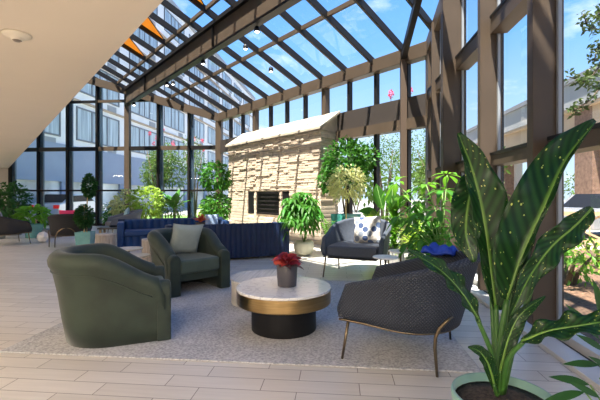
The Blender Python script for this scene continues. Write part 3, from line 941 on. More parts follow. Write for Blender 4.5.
# crumpled blue throw on the navy chair
mb = MB(); rng = random.Random(3); n = 14
vs = []
for i in range(n + 1):
    for j in range(n + 1):
        u, v = i / n, j / n
        vs.append(((u - .5) * .26, (v - .5) * .20, .035 * math.sin(u * 9 + v * 4) * math.sin(v * 7) + .05 * math.sin(PI * u) * math.sin(PI * v) + rng.uniform(-.008, .008)))
fs = [(i * (n + 1) + j, (i + 1) * (n + 1) + j, (i + 1) * (n + 1) + j + 1, i * (n + 1) + j + 1) for i in range(n) for j in range(n)]
mb.add(vs, fs)
th_ = mb.build('throw_blanket', mat('cobalt_fabric', (.012, .055, .42), .7, var=.2, vscale=20), None, smooth=True)
so = th_.modifiers.new('s', 'SOLIDIFY'); so.thickness = .02
th_.location = (.86, 3.36, .775); th_.rotation_euler = (0, 0, R(-30)); tag(th_, 'crumpled cobalt blue cloth on the back rim of the near navy armchair', 'blanket')

# --- coffee table pair
ct = thing('coffee_table', 'round brass-rimmed coffee table with white marble top on a black drum', 'coffee table', (-.50, 3.56, .013))
mb = MB(); mb.lathe([(.30, 0), (.30, .248)], 56); mb.build('drum_base', BLACK, ct, smooth=False, bevel=.006)
mb = MB(); mb.lathe([(.28, .249), (.432, .249), (.437, .256), (.437, .365)], 72); o = mb.build('brass_band', BRASS, ct, bevel=.003)
mb = MB(); mb.lathe([(.435, .366), (.44, .37), (.44, .388), (.434, .392)], 72); mb.build('marble_top', marble_mat(), ct, bevel=.002)
ct2 = thing('nesting_table', 'low round fluted stone table tucked behind the brass coffee table', 'coffee table', (-.83, 4.46, .013))
mb = MB(); mb.lathe([(.405, 0), (.405, .255)], 360, flute=60, amp=.012); mb.build('fluted_drum', mat('fluted_stone', (.58, .55, .50), .5, var=.2, vscale=8), ct2)
mb = MB(); mb.lathe([(.415, .256), (.42, .262), (.42, .28), (.41, .285)], 60); mb.build('tabletop', mat('striped_stone', (.60, .57, .53), .35, var=.25, vscale=3, stretch=(14, .6, 1)), ct2, bevel=.002)

# --- nesting side tables
def side_table(label, loc, h_, r_, topm, grp, poles=((0, 0),)):
    t = thing('side_table', label, 'side table', loc, 0, grp)
    mb = MB(); mb.lathe([(r_ - .008, h_ - .02), (r_, h_ - .014), (r_, h_ - .004), (r_ - .005, h_)], 40); mb.build('tabletop', topm, t, smooth=False, bevel=.002)
    mb = MB(); mb.tube([(0, 0, .013), (0, 0, h_ - .02)], .014, 10); mb.build('pole', BRASSL, t, smooth=True)
    mb = MB(); mb.lathe([(r_ * .75, 0), (r_ * .75, .008), (.02, .013)], 32); mb.build('base', BRASSL, t)
    return t
PALEW = mat('pale_wood_top', (.55, .50, .43), .4, var=.12, vscale=6, stretch=(1, 9, 1))
side_table('higher round side table between the green armchairs', (-2.98, 5.25, 0), .49, .19, PALEW, 'side tables between the green armchairs')
side_table('lower round side table nestled against the green armchair with the pillow', (-2.68, 4.88, .013), .44, .19, PALEW, 'side tables between the green armchairs')
side_table('higher small round side table behind the near navy armchair', (.83, 5.22, .013), .50, .16, WHITE, 'side tables by the slate armchair')
side_table('lower small round side table closest to the slate armchair', (.60, 4.95, .013), .46, .16, WHITE, 'side tables by the slate armchair')

# --- stump tables, ornament, low tables
def stump(label, loc, r_, h_):
    t = thing('stump_table', label, 'side table', loc, 0, 'grey wood stump tables')
    mb = MB(); mb.lathe([(r_ * .98, 0), (r_, .01), (r_, h_ - .03)], 40, flute=17, amp=.008); mb.build('trunk', GREYW, t)
    mb = MB(); mb.lathe([(r_ * .995, h_ - .029), (r_, h_ - .005), (r_ * .98, h_)], 40); mb.build('cut_top', mat('cut_wood', (.46, .41, .36), .6, var=.15, vscale=9), t)
stump('grey weathered stump table left of the blue sofa, under the black tray', (-4.98, 7.85, 0), .20, .42)
stump('grey weathered stump table behind the green armchair with the pillow', (-3.50, 7.02, 0), .20, .42)
mb = MB()
import bmesh
bm = bmesh.new(); bmesh.ops.create_icosphere(bm, subdivisions=1, radius=.16)
me = bpy.data.meshes.new('faceted_ornament'); bm.to_mesh(me); bm.free(); me.materials.append(mat('white_ceramic', (.72, .71, .68), .4))
o = bpy.data.objects.new('faceted_ornament', me); COL.objects.link(o); o.location = (-7.72, 9.42, .145); o.rotation_euler = (.3, .2, .5)
tag(o, 'white faceted ceramic ball ornament on the floor between the charcoal armchairs', 'ornament')
t = thing('wooden_table', 'low wooden table carrying a black tray, left of the blue sofa', 'table', (-5.62, 9.35, 0), R(20))
mb = MB(); mb.box(-.40, .40, -.28, .28, .40, .44); mb.build('tabletop', mat('dark_top', (.05, .045, .04), .35), t, bevel=.005)
for a in (-.34, .34):
    for b in (-.22, .22):
        mb = MB(); mb.box(a - .025, a + .025, b - .025, b + .025, 0, .399); mb.build('leg', WOOD, t)
tr = thing('tray', 'black oval tray on the low wooden table', 'tray', (-5.62, 9.35, .441), R(20))
mb = MB(); mb.lathe([(.0001, .008), (.16, .008), (.19, .03), (.20, .03), (.17, 0), (.0001, 0)], 30, sy=.7); mb.build('dish', BLACK, tr, smooth=True)
t = thing('wooden_stool', 'small low wooden stool in front of the far windows', 'stool', (*at(47, 0, 12.6)[:2], 0), R(10))
mb = MB(); mb.box(-.3, .3, -.2, .2, .42, .46); mb.build('seat', WOOD, t, bevel=.004)
for a in (-.26, .26):
    for b in (-.16, .16):
        mb = MB(); mb.box(a - .025, a + .025, b - .025, b + .025, 0, .419); mb.build('leg', WOOD, t)
o = MB(); o.box(-.45, .45, -.3, .3, 0, .22); o = o.build('stone_bench', mat('concrete', (.30, .29, .29), .8, var=.1), None, bevel=.02, loc=(*at(49, 0, 11.6)[:2], 0), rz=R(8)); tag(o, 'low dark concrete block bench behind the white ornament', 'bench')
t = thing('white_table', 'small white round table beside the teal planter by the fireplace', 'side table', (-3.22, 10.65, 0))
mb = MB(); mb.lathe([(.22, .50), (.22, .53)], 30); mb.build('tabletop', WHITE, t); mb = MB(); mb.lathe([(.15, 0), (.03, .03), (.03, .499)], 20); mb.build('pedestal', WHITE, t, smooth=True)

# --- blue channel-tufted sofas
def flute_poly(x0, x1, yb, yf, n, amp):     # long strip whose face at yf is fluted, seen from above
    pts = [(x1, yb), (x0, yb)]
    m = n * 8
    out = []
    for i in range(m + 1):
        x = x0 + (x1 - x0) * i / m
        out.append((x, yf + (1 if yf > yb else -1) * amp * (abs(math.sin(PI * n * i / m)) - 1)))
    return pts + out
def sofa(label, loc, rz, Lg, m, mback, h_, arm_h):
    t = thing('channel_sofa', label, 'sofa', loc, rz, 'blue velvet channel-tufted sofas')
    hl = Lg / 2; D = .42
    # front is -y, back is +y
    mb = MB(); mb.prism(flute_poly(-hl + .145, hl - .145, .34, .16, 14, .045), .30, h_ - .012); fix(mb.build('back_cushion', m, t, bevel=.012))
    mb = MB(); mb.prism(flute_poly(-hl, hl, .345, D, 24, .03), .04, h_); fix(mb.build('back_panel', mback, t, bevel=.01))
    mb = MB(); mb.box(-hl + .145, hl - .145, -D + .02, .159, .30, .43); mb.build('seat_cushion', m, t, bevel=.035, seg=4)
    mb = MB(); mb.prism(flute_poly(-hl + .145, hl - .145, .33, -D + .05, 14, .03), .04, .299); fix(mb.build('base', m, t))
    for s in (-1, 1):
        mb = MB()
        a0, a1 = sorted((s * hl, s * (hl - .14)))
        mb.box(a0, a1, -D, .344, .04, arm_h); mb.build('arm', m, t, bevel=.03, seg=3)
    for sx_ in (-1, 1):
        for sy in (-1, 1):
            mb = MB(); mb.tube([(sx_ * (hl - .1), sy * .34, 0), (sx_ * (hl - .1), sy * .34, .04)], .02, 8); mb.build('leg', BLACK, t)
    return t
sofa('far royal blue channel-tufted sofa facing the viewer, left end in full view', (-4.02, 9.18, 0), R(29), 2.55, BLUEV, BLUEF, .66, .62)
sofa('near navy blue channel-tufted sofa with its back to the viewer', (-2.20, 7.55, 0), R(27 + 180), 2.36, BLUEF, BLUEF, .70, .66)
cu = cushion('throw_pillow', .34, .32, .10, mat('silver_fabric', (.30, .40, .55), .5, sheen=.3)); cu.location = (-3.22, 9.62, .44); cu.rotation_euler = (R(-12), 0, R(20)); tag(cu, 'small silver-blue pillow at the right end of the far blue sofa', 'pillow')
t = side_table('low round table with the orange-leaved plant, between the two blue sofas', (-3.10, 8.48, 0), .46, .22, PALEW, None)

# ============================================================ PLANTS
def rdir(rng, zb=-.3):
    while True:
        d = V((rng.uniform(-1, 1), rng.uniform(-1, 1), rng.uniform(-1, 1)))
        if .1 < d.length < 1 and d.normalized().z > zb: return d.normalized()
def crown(mb, c, rad, n, L, W, rng, droop=.35, fill=.55, zb=-.7, nseg=2):
    c = V(c)
    for _ in range(n):
        d = rdir(rng, zb); k = rng.uniform(fill, 1) ** .7
        p = c + V((d.x * rad[0], d.y * rad[1], d.z * rad[2])) * k
        dd = (d + rdir(rng, -1) * .8).normalized()
        s = rng.uniform(.7, 1.25)
        mb.leaf(p, dd, L * s, W * s, droop * rng.uniform(.4, 1.4), nseg, up=rdir(rng, .2))
def whorls(mb, c, rad, n, k, L, W, rng, droop=.6):
    c = V(c)
    for _ in range(n):
        d = rdir(rng, -.6); q = rng.uniform(.45, 1)
        p = c + V((d.x * rad[0], d.y * rad[1], d.z * rad[2])) * q
        ax = (V((0, 0, 1)) + d * .8).normalized()
        s1 = ax.cross(V((1, .3, 0))).normalized(); s2 = ax.cross(s1)
        a0 = rng.uniform(0, 6)
        for i in range(k):
            a = a0 + 2 * PI * i / k
            mb.leaf(p, (s1 * math.cos(a) + s2 * math.sin(a) + ax * .15).normalized(), L * rng.uniform(.8, 1.15), W, droop, 3, shape=1.0)
def fountain(mb, c, n, L, W, rng, spread=.9, droop=.5, nseg=4, h0=0):
    c = V(c)
    for i in range(n):
        a = rng.uniform(0, 2 * PI); e = rng.uniform(.15, spread)
        d = V((math.cos(a) * e, math.sin(a) * e, 1)).normalized()
        mb.leaf(c + V((0, 0, rng.uniform(0, h0))), d, L * rng.uniform(.65, 1.1), W, droop * rng.uniform(.5, 1.3), nseg, shape=.9)
def pot(t, r_, h_, m, kind='round', top=None, wall=.02):
    top = top or r_
    if kind == 'square':
        mb = MB(); q = r_; p = top
        def ring(a, z): return [(-a, -a, z), (a, -a, z), (a, a, z), (-a, a, z)]
        vs = ring(q, 0) + ring(p, h_) + ring(p - wall, h_) + ring(p - wall * 1.2, h_ - .06)
        fs = [(3, 2, 1, 0)] + [(b + i, b + (i + 1) % 4, b + 4 + (i + 1) % 4, b + 4 + i) for b in (0, 4, 8) for i in range(4)] + [(12, 13, 14, 15)]
        mb.add(vs, fs); mb.build('pot', m, t, bevel=.006)
        mb = MB(); a = p - wall * 1.25; mb.box(-a, a, -a, a, h_ - .07, h_ - .045); mb.build('soil', SOIL, t)
    else:
        mb = MB()
        if kind == 'bowl': pr = [(r_ * .55, 0), (r_ * .85, h_ * .2), (r_, h_ * .55), (r_ * .97, h_ * .85), (top * .9, h_), (top * .9 - wall, h_), (top * .88 - wall, h_ - .05)]
        else: pr = [(r_ * .97, 0), (r_, .01), (top, h_ - .01), (top - .004, h_), (top - wall, h_), (top - wall, h_ - .05)]
        mb.lathe(pr, 40); mb.build('pot', m, t, smooth=True)
        mb = MB(); a = (top * .88 if kind == 'bowl' else top) - wall - .001
        mb.lathe([(.0001, h_ - .035), (a * .6, h_ - .03), (a, h_ - .04)], 28); mb.build('soil', SOIL, t, smooth=True)
def stems(t, pts_list, r_, m, name='stem'):
    for P in pts_list:
        mb = MB(); mb.tube(P, r_, 7); mb.build(name, m, t, smooth=True)

# --- red plant on the coffee table
t = thing('potted_aglaonema', 'red-leaved plant in a dark grey pot on the marble coffee table', 'potted plant', (-.47, 3.56, .406))
pot(t, .088, .20, mat('slate_pot', (.075, .072, .085), .5), top=.098)
mb = MB(); rng = random.Random(11)
for i in range(30):
    a = rng.uniform(0, 6.28); e = rng.uniform(.3, 2.0)
    mb.leaf(V((.02 * math.cos(a), .02 * math.sin(a), .19 + rng.uniform(0, .05))), V((math.cos(a) * e, math.sin(a) * e, 1)), rng.uniform(.12, .18), rng.uniform(.08, .11), .5, 5, shape=.85, up=rdir(rng, .2))
mb.build('foliage', LR, t)
mb = MB()
for i in range(12):
    a = rng.uniform(0, 6.28); e = rng.uniform(.9, 1.8)
    mb.leaf(V((.02 * math.cos(a), .02 * math.sin(a), .18)), V((math.cos(a) * e, math.sin(a) * e, .6)), rng.uniform(.14, .19), .07, .4, 5)
mb.build('lower_leaves', mat('leaf_plum', (.12, .06, .06), .4, island=.5, transl=.2), t)
# --- orange-red plant on the far table
t = thing('potted_croton', 'orange-red leaved plant in a dark pot seen over the navy sofa', 'potted plant', (-3.10, 8.48, .461))
pot(t, .10, .17, mat('brown_pot', (.06, .045, .045), .5), top=.11)
mb = MB(); fountain(mb, (0, 0, .17), 38, .24, .075, random.Random(4), 1.6, .3); mb.build('foliage', LOR, t)

# --- topiary
t = thing('topiary', 'two-ball green topiary on bare stems in a square teal pot', 'potted plant', (-5.98, 8.62, 0), R(15))
pot(t, .15, .38, TEAL, 'square', .175)
stems(t, [[(x, y, .3), (x * .6, y * .6, .7), (x, y, 1.0)] for x, y in ((.04, 0), (-.04, .02), (0, -.05), (.02, .05))], .012, TANSTEM)
rng = random.Random(7)
mb = MB(); crown(mb, (-.02, 0, .74), (.20, .20, .27), 1600, .065, .034, rng, .2, .35, -1); mb.build('lower_ball', LD, t)
mb = MB(); crown(mb, (.09, 0, 1.47), (.145, .145, .28), 1300, .065, .034, rng, .2, .35, -1); mb.build('upper_ball', LD, t)
stems(t, [[(.03, 0, .9), (.06, 0, 1.3)]], .014, TANSTEM)

# --- left corner plants
def bush(name, label, cat, loc, n, rad, zc, L, W, m, seed, potk=None, droop=.4, grp=None, stem_h=None, fill=.35, nseg=2):
    t = thing(name, label, cat, loc, random.Random(seed).uniform(0, 6), grp)
    if potk: pot(t, *potk)
    rng = random.Random(seed); mb = MB(); crown(mb, (0, 0, zc), rad, n, L, W, rng, droop, fill, -.9, nseg); mb.build('foliage', m, t)
    z0 = (potk[1] - .05) if potk else 0
    P = []
    for k in range(4):
        a = k * 1.6 + seed; P.append([(.02 * math.cos(a), .02 * math.sin(a), z0), (rad[0] * .3 * math.cos(a), rad[1] * .3 * math.sin(a), (z0 + zc) / 2), (rad[0] * .5 * math.cos(a), rad[1] * .5 * math.sin(a), zc)])
    stems(t, P, .012, BARK)
    return t
bush('potted_rubber_plant', 'tall dark green leafy plant in a grey pot behind the left-edge armchair', 'potted plant', (*at(13, 0, 12.0)[:2], 0), 620, (.46, .46, .62), 1.05, .17, .07, LD, 21, (.22, .35, mat('grey_pot', (.3, .3, .3), .5)))
bush('potted_fig', 'second dark leafy plant cut by the left edge of the photo', 'potted plant', (*at(-4, 0, 11.0)[:2], 0), 300, (.42, .42, .55), .95, .19, .08, LD, 22, (.22, .35, MATS['grey_pot']))
t = thing('potted_pothos', 'bright lime green plant in a round teal pot near the left armchair', 'potted plant', (*at(34, 0, 11.3)[:2], 0))
pot(t, .21, .40, TEAL, 'round', .24)
mb = MB(); rng = random.Random(8); crown(mb, (0, 0, .62), (.42, .42, .30), 260, .20, .085, rng, .5, .4, -.5, 3); mb.build('foliage', LB, t)
bush('floor_plant', 'small dark green plant behind the pink-pillow armchair', 'plant', (-8.35, 13.6, 0), 260, (.7, .3, .28), .45, .14, .06, LG, 23, (.25, .25, MATS['grey_pot']))
# --- bed behind the far sofa
bedg = None
bush('leafy_shrub', 'lime green leafy shrub behind the left half of the far blue sofa', 'shrub', (*at(147, 0, 13.8)[:2], 0), 650, (.62, .42, .62), .95, .19, .08, LY, 31)
bush('variegated_shrub', 'pale cream-green variegated shrub at the left arm of the far blue sofa', 'shrub', (*at(125, 0, 13.9)[:2], 0), 450, (.44, .4, .55), .85, .19, .08, LV, 32)
t = thing('banana_plant', 'young banana plant with upright glossy green leaves behind the far sofa', 'plant', (*at(174, 0, 13.7)[:2], 0))
mb = MB(); rng = random.Random(41)
for a, e, L in ((.2, .5, .95), (1.3, .3, 1.0), (2.4, .7, .9), (3.3, .5, 1.0), (4.3, .7, .8), (5.3, .6, .95), (2.9, 1.1, .8), (.0, 1.1, .8)):
    mb.leaf(V((0, 0, .72)), V((math.cos(a) * e, math.sin(a) * e, 1)), L * 1.12, .27, .28, 7, shape=.9)
mb.build('foliage', LM, t); stems(t, [[(0, 0, 0), (.02, 0, .85)]], .05, STEM)
for i, (x, y, n, rx, rz_, zc, m, lab, L, W) in enumerate((
    (-5.75, 12.9, 420, .45, .42, .80, LO, 'loose olive-green shrub behind the middle of the far sofa', .13, .04),
    (-4.25, 12.6, 380, .42, .36, .72, LY, 'yellow-green feathery shrub behind the right half of the far sofa', .17, .04),
    (-3.95, 11.9, 320, .36, .30, .68, LB, 'bright green low shrub beside the fireplace ficus', .15, .05))):
    bush('floor_shrub', lab, 'shrub', (x, y, 0), n, (rx, rx * .8, rz_), zc, L, W, m, 50 + i)
# --- ficus left of fireplace
t = thing('potted_ficus', 'two-tier ficus in a slim teal pot at the left end of the stone fireplace', 'potted plant', (-3.62, 11.35, 0))
pot(t, .14, .62, TEAL, 'round', .17)
stems(t, [[(0, 0, .55), (.03, 0, 1.2), (-.02, 0, 1.9)]], .022, BARK)
rng = random.Random(61)
mb = MB(); crown(mb, (-.05, 0, 1.82), (.44, .42, .46), 900, .13, .065, rng, .35, .4, -.9); mb.build('foliage', LM, t)
mb = MB(); crown(mb, (-.02, 0, .92), (.44, .40, .40), 750, .13, .065, rng, .35, .4, -.9); mb.build('foliage', LM, t)
# --- schefflera in cream pot
t = thing('potted_schefflera', 'full umbrella plant in a cream pot at the right end of the navy sofa', 'potted plant', (-.70, 7.95, 0))
pot(t, .21, .30, CREAM, 'bowl', .20)
rng = random.Random(71); mb = MB(); whorls(mb, (-.06, 0, .84), (.43, .43, .50), 190, 7, .16, .060, rng, .75); mb.build('foliage', LM, t)
stems(t, [[(0, 0, .25), (.1 * math.cos(a), .1 * math.sin(a), .6), (.2 * math.cos(a), .2 * math.sin(a), 1.0)] for a in (0, 1.3, 2.6, 3.9, 5.2)], .011, STEM)
# --- zz plant
t = thing('potted_zz_plant', 'small upright glossy plant in an olive pot at the foot of the stone wall', 'potted plant', (-.18, 8.35, 0))
pot(t, .145, .25, OLIVEP, 'round', .16)
mb = MB(); rng = random.Random(73)
for i in range(15):
    a = rng.uniform(0, 6.28); e = rng.uniform(.1, .55); d = V((math.cos(a) * e, math.sin(a) * e, 1)).normalized(); L = rng.uniform(.35, .52)
    s = d.cross(V((0, 0, 1))).normalized()
    for k in range(9):
        p = V((0, 0, .2)) + d * (L * (.2 + .8 * k / 8))
        for sg in (-1, 1): mb.leaf(p, (s * sg + d * .8).normalized(), .085, .038, .15, 3)
mb.build('foliage', LB, t)
stems(t, [[(0, 0, .2), (.08 * math.cos(a), .08 * math.sin(a), .5)] for a in (0, 2, 4)], .008, STEM)
# --- big ficus beside the fireplace in a tall deep-teal planter
t = thing('potted_ficus_tree', 'tall dense ficus in a deep teal square planter right of the fireplace', 'potted plant', (.19, 9.24, 0), R(45))
pot(t, .22, .80, DTEAL, 'square', .255)
stems(t, [[(0, 0, .7), (.03, .02, 1.2), (0, 0, 1.9)], [(.02, .03, .7), (-.08, .05, 1.3), (-.12, .1, 1.8)]], .025, BARK, 'trunk')
rng = random.Random(81)
mb = MB(); crown(mb, (0, -.06, 2.02), (.60, .52, .58), 1500, .12, .062, rng, .3, .35, -.95); crown(mb, (-.30, .2, 1.62), (.30, .3, .33), 400, .12, .06, rng, .3, .35, -.95); crown(mb, (.4, -.3, 2.15), (.30, .3, .3), 350, .12, .06, rng, .3, .35, -.95)
mb.build('foliage', LG, t)
# --- variegated standard
t = thing('variegated_standard', 'cream-leaved standard tree on one thin pale stem before the teal planter', 'potted plant', (.17, 8.38, 0))
pot(t, .16, .26, MATS['grey_pot'], 'round', .18)
stems(t, [[(0, 0, .2), (.01, 0, .7), (0, 0, 1.4)]], .017, TANSTEM)
rng = random.Random(83); mb = MB(); crown(mb, (.03, 0, 1.50), (.40, .38, .40), 950, .10, .036, rng, .45, .35, -.9); mb.build('foliage', LV, t)

# --- indoor bed on the right
t = thing('bird_of_paradise', 'plant with large upright oval leaves standing by the slender brown column', 'plant', (1.02, 7.95, 0))
def paddles(t, specs, m, stem_m=STEM):
    for (bx, by, bz, tx, ty, tz, L, W, dr) in specs:
        mb = MB(); d = V((tx, ty, tz)).normalized()
        mb.leaf(V((bx, by, bz)), d, L, W, dr, 9, .10, up=V((.2, -1, .25)), shape=.95); mb.build('leaf', m, t, smooth=True)
        mb = MB(); mb.tube([(0, 0, 0), (bx * .4, by * .4, bz * .5), (bx, by, bz), V((bx, by, bz)) + d * L * .9 + V((0, 0, -dr * L * .8))], [.014, .011, .008, .003], 6); mb.build('leaf_stalk', stem_m, t, smooth=True)
paddles(t, [(-.10, 0, .92, -.25, -.1, 1, .62, .26, .05), (.06, .0, .88, .05, 0, 1, .62, .25, .04), (.02, -.1, .95, .5, -.3, .6, .5, .20, .3), (-.2, -.05, .85, -1, -.2, .6, .5, .17, .35), (-.1, -.1, .6, -.9, -.3, .6, .5, .17, .3), (.15, -.1, .6, .5, -.5, .7, .45, .16, .3)], LM)
rows = (
    ('broadleaf_plant', 'yellow-green broad-leaved plant between the slate armchair and the glass', (.70, 7.75), 'f', 60, .6, .15, LY, .45),
    ('fern', 'bright lime feathery fern directly behind the slate armchair', (1.05, 7.25), 'f', 330, .46, .032, LB, .75),
    ('fern', 'second lime fern, nearer the right glass wall', (1.42, 7.0), 'f', 300, .46, .034, LB, .7),
    ('dracaena', 'striped yellow-edged plant low behind the small side tables', (1.25, 6.35), 'f', 130, .55, .05, LY, .35),
    ('floor_plant', 'green broad-leaved plant low between the near navy armchair and the glass', (1.38, 5.75), 'f', 80, .5, .10, LM, .45))
for i, (nm, lab, (x, y), k, n, L, W, m, h0) in enumerate(rows):
    t = thing(nm, lab, 'plant', (x, y, 0)); mb = MB(); rng = random.Random(90 + i); pot(t, .16, .24, MATS['grey_pot'], 'round', .17)
    fountain(mb, (0, 0, .22), n, L, W, rng, 1.5, .45, 5, h0); mb.build('foliage', m, t)
    stems(t, [[(0, 0, .2), (0, 0, .25 + h0)]], .012, STEM)
t = thing('umbrella_tree', 'big-leaved umbrella plant arching behind the near navy armchair', 'plant', (1.36, 5.15, 0))
pot(t, .17, .28, MATS['grey_pot'], 'round', .19)
rng = random.Random(99)
tips = [(-.18, .15, 1.38), (-.02, -.05, 1.30), (.12, .25, 1.52), (-.32, -.05, 1.02), (-.12, -.22, 1.08), (.05, -.15, .85), (-.38, .1, .82), (-.22, .3, 1.15), (.16, -.05, 1.15), (-.3, -.2, .72), (-.05, .2, .95), (-.15, 0, .65), (.1, .35, 1.3), (-.45, .25, 1.25), (-.42, .0, .62), (-.3, .35, .9), (.0, -.3, .7), (-.5, .3, .95), (-.2, .4, .75), (.12, .1, .7), (-.05, -.1, .5), (-.35, -.15, .5), (-.55, .35, 1.42)]
for i, tp in enumerate(tips):
    mb = MB(); ax = V((tp[0], tp[1], .6)).normalized(); s1 = ax.cross(V((1, .3, 0))).normalized(); s2 = ax.cross(s1); a0 = rng.uniform(0, 6)
    for q in range(7):
        a = a0 + 2 * PI * q / 7; dd = (s1 * math.cos(a) + s2 * math.sin(a) + ax * .1).normalized()
        mb.leaf(V(tp) + dd * .03, dd, rng.uniform(.17, .24), .08, .5, 6, shape=1.0)
    mb.build('leaf_whorl', LB if i in (0, 2, 12, 13, 22) else LM, t, smooth=True)
    mb = MB(); mb.tube([(0, 0, .25), (tp[0] * .3, tp[1] * .3, tp[2] * .7), tp], .007, 6); mb.build('stem', STEM, t, smooth=True)

# --- big spotted dieffenbachia, right foreground
px0, py0 = .735, 1.80
t = thing('potted_dieffenbachia', 'large dark green plant with yellow-spotted leaves in a sage green pot, right foreground', 'potted plant', (px0, py0, 0))
pot(t, .185, .36, SAGE, 'round', .218, .014)
SPOT = spotleaf_mat(); B0 = V((px0, py0, 0))
def catmull(P, n):
    out = []
    Q = [P[0] * 2 - P[1]] + P + [P[-1] * 2 - P[-2]]
    m = len(P) - 1
    for i in range(n + 1):
        s = i / n * m; k = min(int(s), m - 1); f = s - k
        a, b, c, d = Q[k], Q[k + 1], Q[k + 2], Q[k + 3]
        out.append(.5 * ((2 * b) + (c - a) * f + (2 * a - 5 * b + 4 * c - d) * f * f + (3 * b - a - 3 * c + d) * f ** 3))
    return out
def bigleaf(mid, wl, wr, nrm, wave=.015, seed=0, cup=.25, twist=0):
    """mid: midrib points; wl / wr: half widths of the two sides; nrm: rough face normal"""
    n = 30; M_ = catmull([V(p) - B0 for p in mid], n); rng = random.Random(seed); ph = rng.uniform(0, 6)
    mb = MB(); vs = []; uvs = []; J = 5
    for i, p in enumerate(M_):
        t_ = i / n
        d = (M_[min(i + 1, n)] - M_[max(0, i - 1)]).normalized()
        nn = V(nrm).normalized(); s = d.cross(nn).normalized(); nn = s.cross(d)
        if twist:
            q = Matrix.Rotation(twist * t_, 3, d); s = q @ s; nn = q @ nn
        prof = math.sin(PI * min(1, t_ * .96 + .02) ** .85) ** .75
        for j in range(-J, J + 1):
            f = j / J; wd = (wl if f < 0 else wr) * prof
            wv = wave * 1.25 * math.sin(t_ * 24 + ph + (1 if f < 0 else 0)) * abs(f) ** 2 * prof
            vs.append(p + s * (f * wd) * (1 - cup * .3 * abs(f)) + nn * (cup * abs(f) ** 1.3 * wd + wv) )
            uvs.append((.5 + f * .5, t_))
    m = 2 * J + 1
    fs = [(i * m + j, i * m + j + 1, (i + 1) * m + j + 1, (i + 1) * m + j) for i in range(n) for j in range(m - 1)]
    mb.add(vs, fs, uvs); o = mb.build('leaf', SPOT, t, smooth=True)
    so = o.modifiers.new('s', 'SOLIDIFY'); so.thickness = .0015; so.offset = 0
    mb = MB(); mb.tube([M_[i] - V(nrm).normalized() * .002 for i in range(0, n + 1, 3)], [.0075 * (1 - .85 * i / n) for i in range(0, n + 1, 3)], 6); mb.build('midrib', mat('leaf_rib', (.12, .24, .04), .4), o, smooth=True)
base = at(500, 393, 1.74)
def pet(P, r0, r1):
    P = catmull([V(p) - B0 for p in P], 10); mb = MB(); mb.tube(P, [r0 + (r1 - r0) * i / 10 for i in range(11)], 8); mb.build('leaf_stalk', mat('stalk_green', (.035, .11, .018), .4), t, smooth=True)
face = (-.15, -1, .25)
def A(px, py, z): return at(px, py, z)
# 1 tall right leaf
pet([A(499, 393, 1.74), A(501, 340, 1.73), A(507, 300, 1.73)], .020, .012)
bigleaf([A(507, 300, 1.73), A(522, 255, 1.74), A(545, 205, 1.76), A(566, 160, 1.80), A(596, 121, 1.84)], .165, .022, (-.35, -1, .1), .016, 1, .45)
# 2 tall left leaf
pet([A(498, 393, 1.76), A(497, 345, 1.78), A(496, 305, 1.80)], .018, .011)
bigleaf([A(496, 310, 1.80), A(490, 262, 1.82), A(483, 215, 1.84), A(472, 170, 1.86), A(458, 133, 1.86)], .062, .125, (-.1, -1, .3), .018, 2, .4)
# 3 leaf between them, behind
pet([A(503, 390, 1.78), A(507, 340, 1.84), A(508, 300, 1.88)], .014, .009)
bigleaf([A(508, 305, 1.88), A(512, 260, 1.90), A(519, 215, 1.93), A(533, 178, 1.97)], .09, .09, (.1, -1, .2), .012, 3)
# 4 dark drooping leaf, left behind
pet([A(496, 392, 1.78), A(492, 300, 1.86), A(486, 210, 1.90), A(478, 180, 1.92)], .012, .007)
bigleaf([A(484, 178, 1.92), A(474, 185, 1.92), A(468, 205, 1.90), A(466, 235, 1.86), A(474, 262, 1.82)], .095, .085, (-.3, -1, .2), .012, 4)
# 5 long leaf reaching left
pet([A(498, 393, 1.72), A(492, 355, 1.68), A(477, 318, 1.64)], .014, .009)
bigleaf([A(480, 322, 1.64), A(462, 293, 1.62), A(440, 270, 1.60), A(408, 250, 1.58)], .05, .05, (.35, -.8, .7), .012, 5)
# 6 dark hanging leaf on the right
pet([A(503, 393, 1.72), A(518, 330, 1.70), A(545, 255, 1.70), A(568, 232, 1.70)], .013, .007)
bigleaf([A(592, 208, 1.72), A(575, 226, 1.70), A(552, 246, 1.68), A(530, 276, 1.66), A(510, 316, 1.64)], .062, .066, (.1, -1, .2), .016, 6)
# 7 low right leaf reaching out of the frame
pet([A(502, 393, 1.70), A(508, 360, 1.64), A(524, 341, 1.58)], .013, .009)
bigleaf([A(522, 341, 1.58), A(548, 331, 1.52), A(578, 326, 1.46), A(612, 322, 1.42), A(640, 330, 1.40)], .055, .060, (.05, -.55, .8), .018, 7)
# 8 small light centre leaf
pet([A(500, 393, 1.70), A(500, 370, 1.68)], .011, .008)
bigleaf([A(500, 372, 1.68), A(508, 340, 1.67), A(520, 315, 1.67), A(545, 296, 1.69)], .026, .040, (-.2, -1, .3), .006, 8)
# 9 small low left leaf
pet([A(497, 395, 1.70), A(494, 385, 1.67)], .010, .007)
bigleaf([A(496, 392, 1.69), A(489, 366, 1.66), A(480, 352, 1.64), A(468, 347, 1.62)], .028, .032, (-.2, -.9, .5), .006, 9)
# 10 blade behind pot centre
bigleaf([A(503, 385, 1.78), A(506, 330, 1.82), A(512, 290, 1.86), A(514, 268, 1.88)], .03, .03, (0, -1, .2), .008, 10)

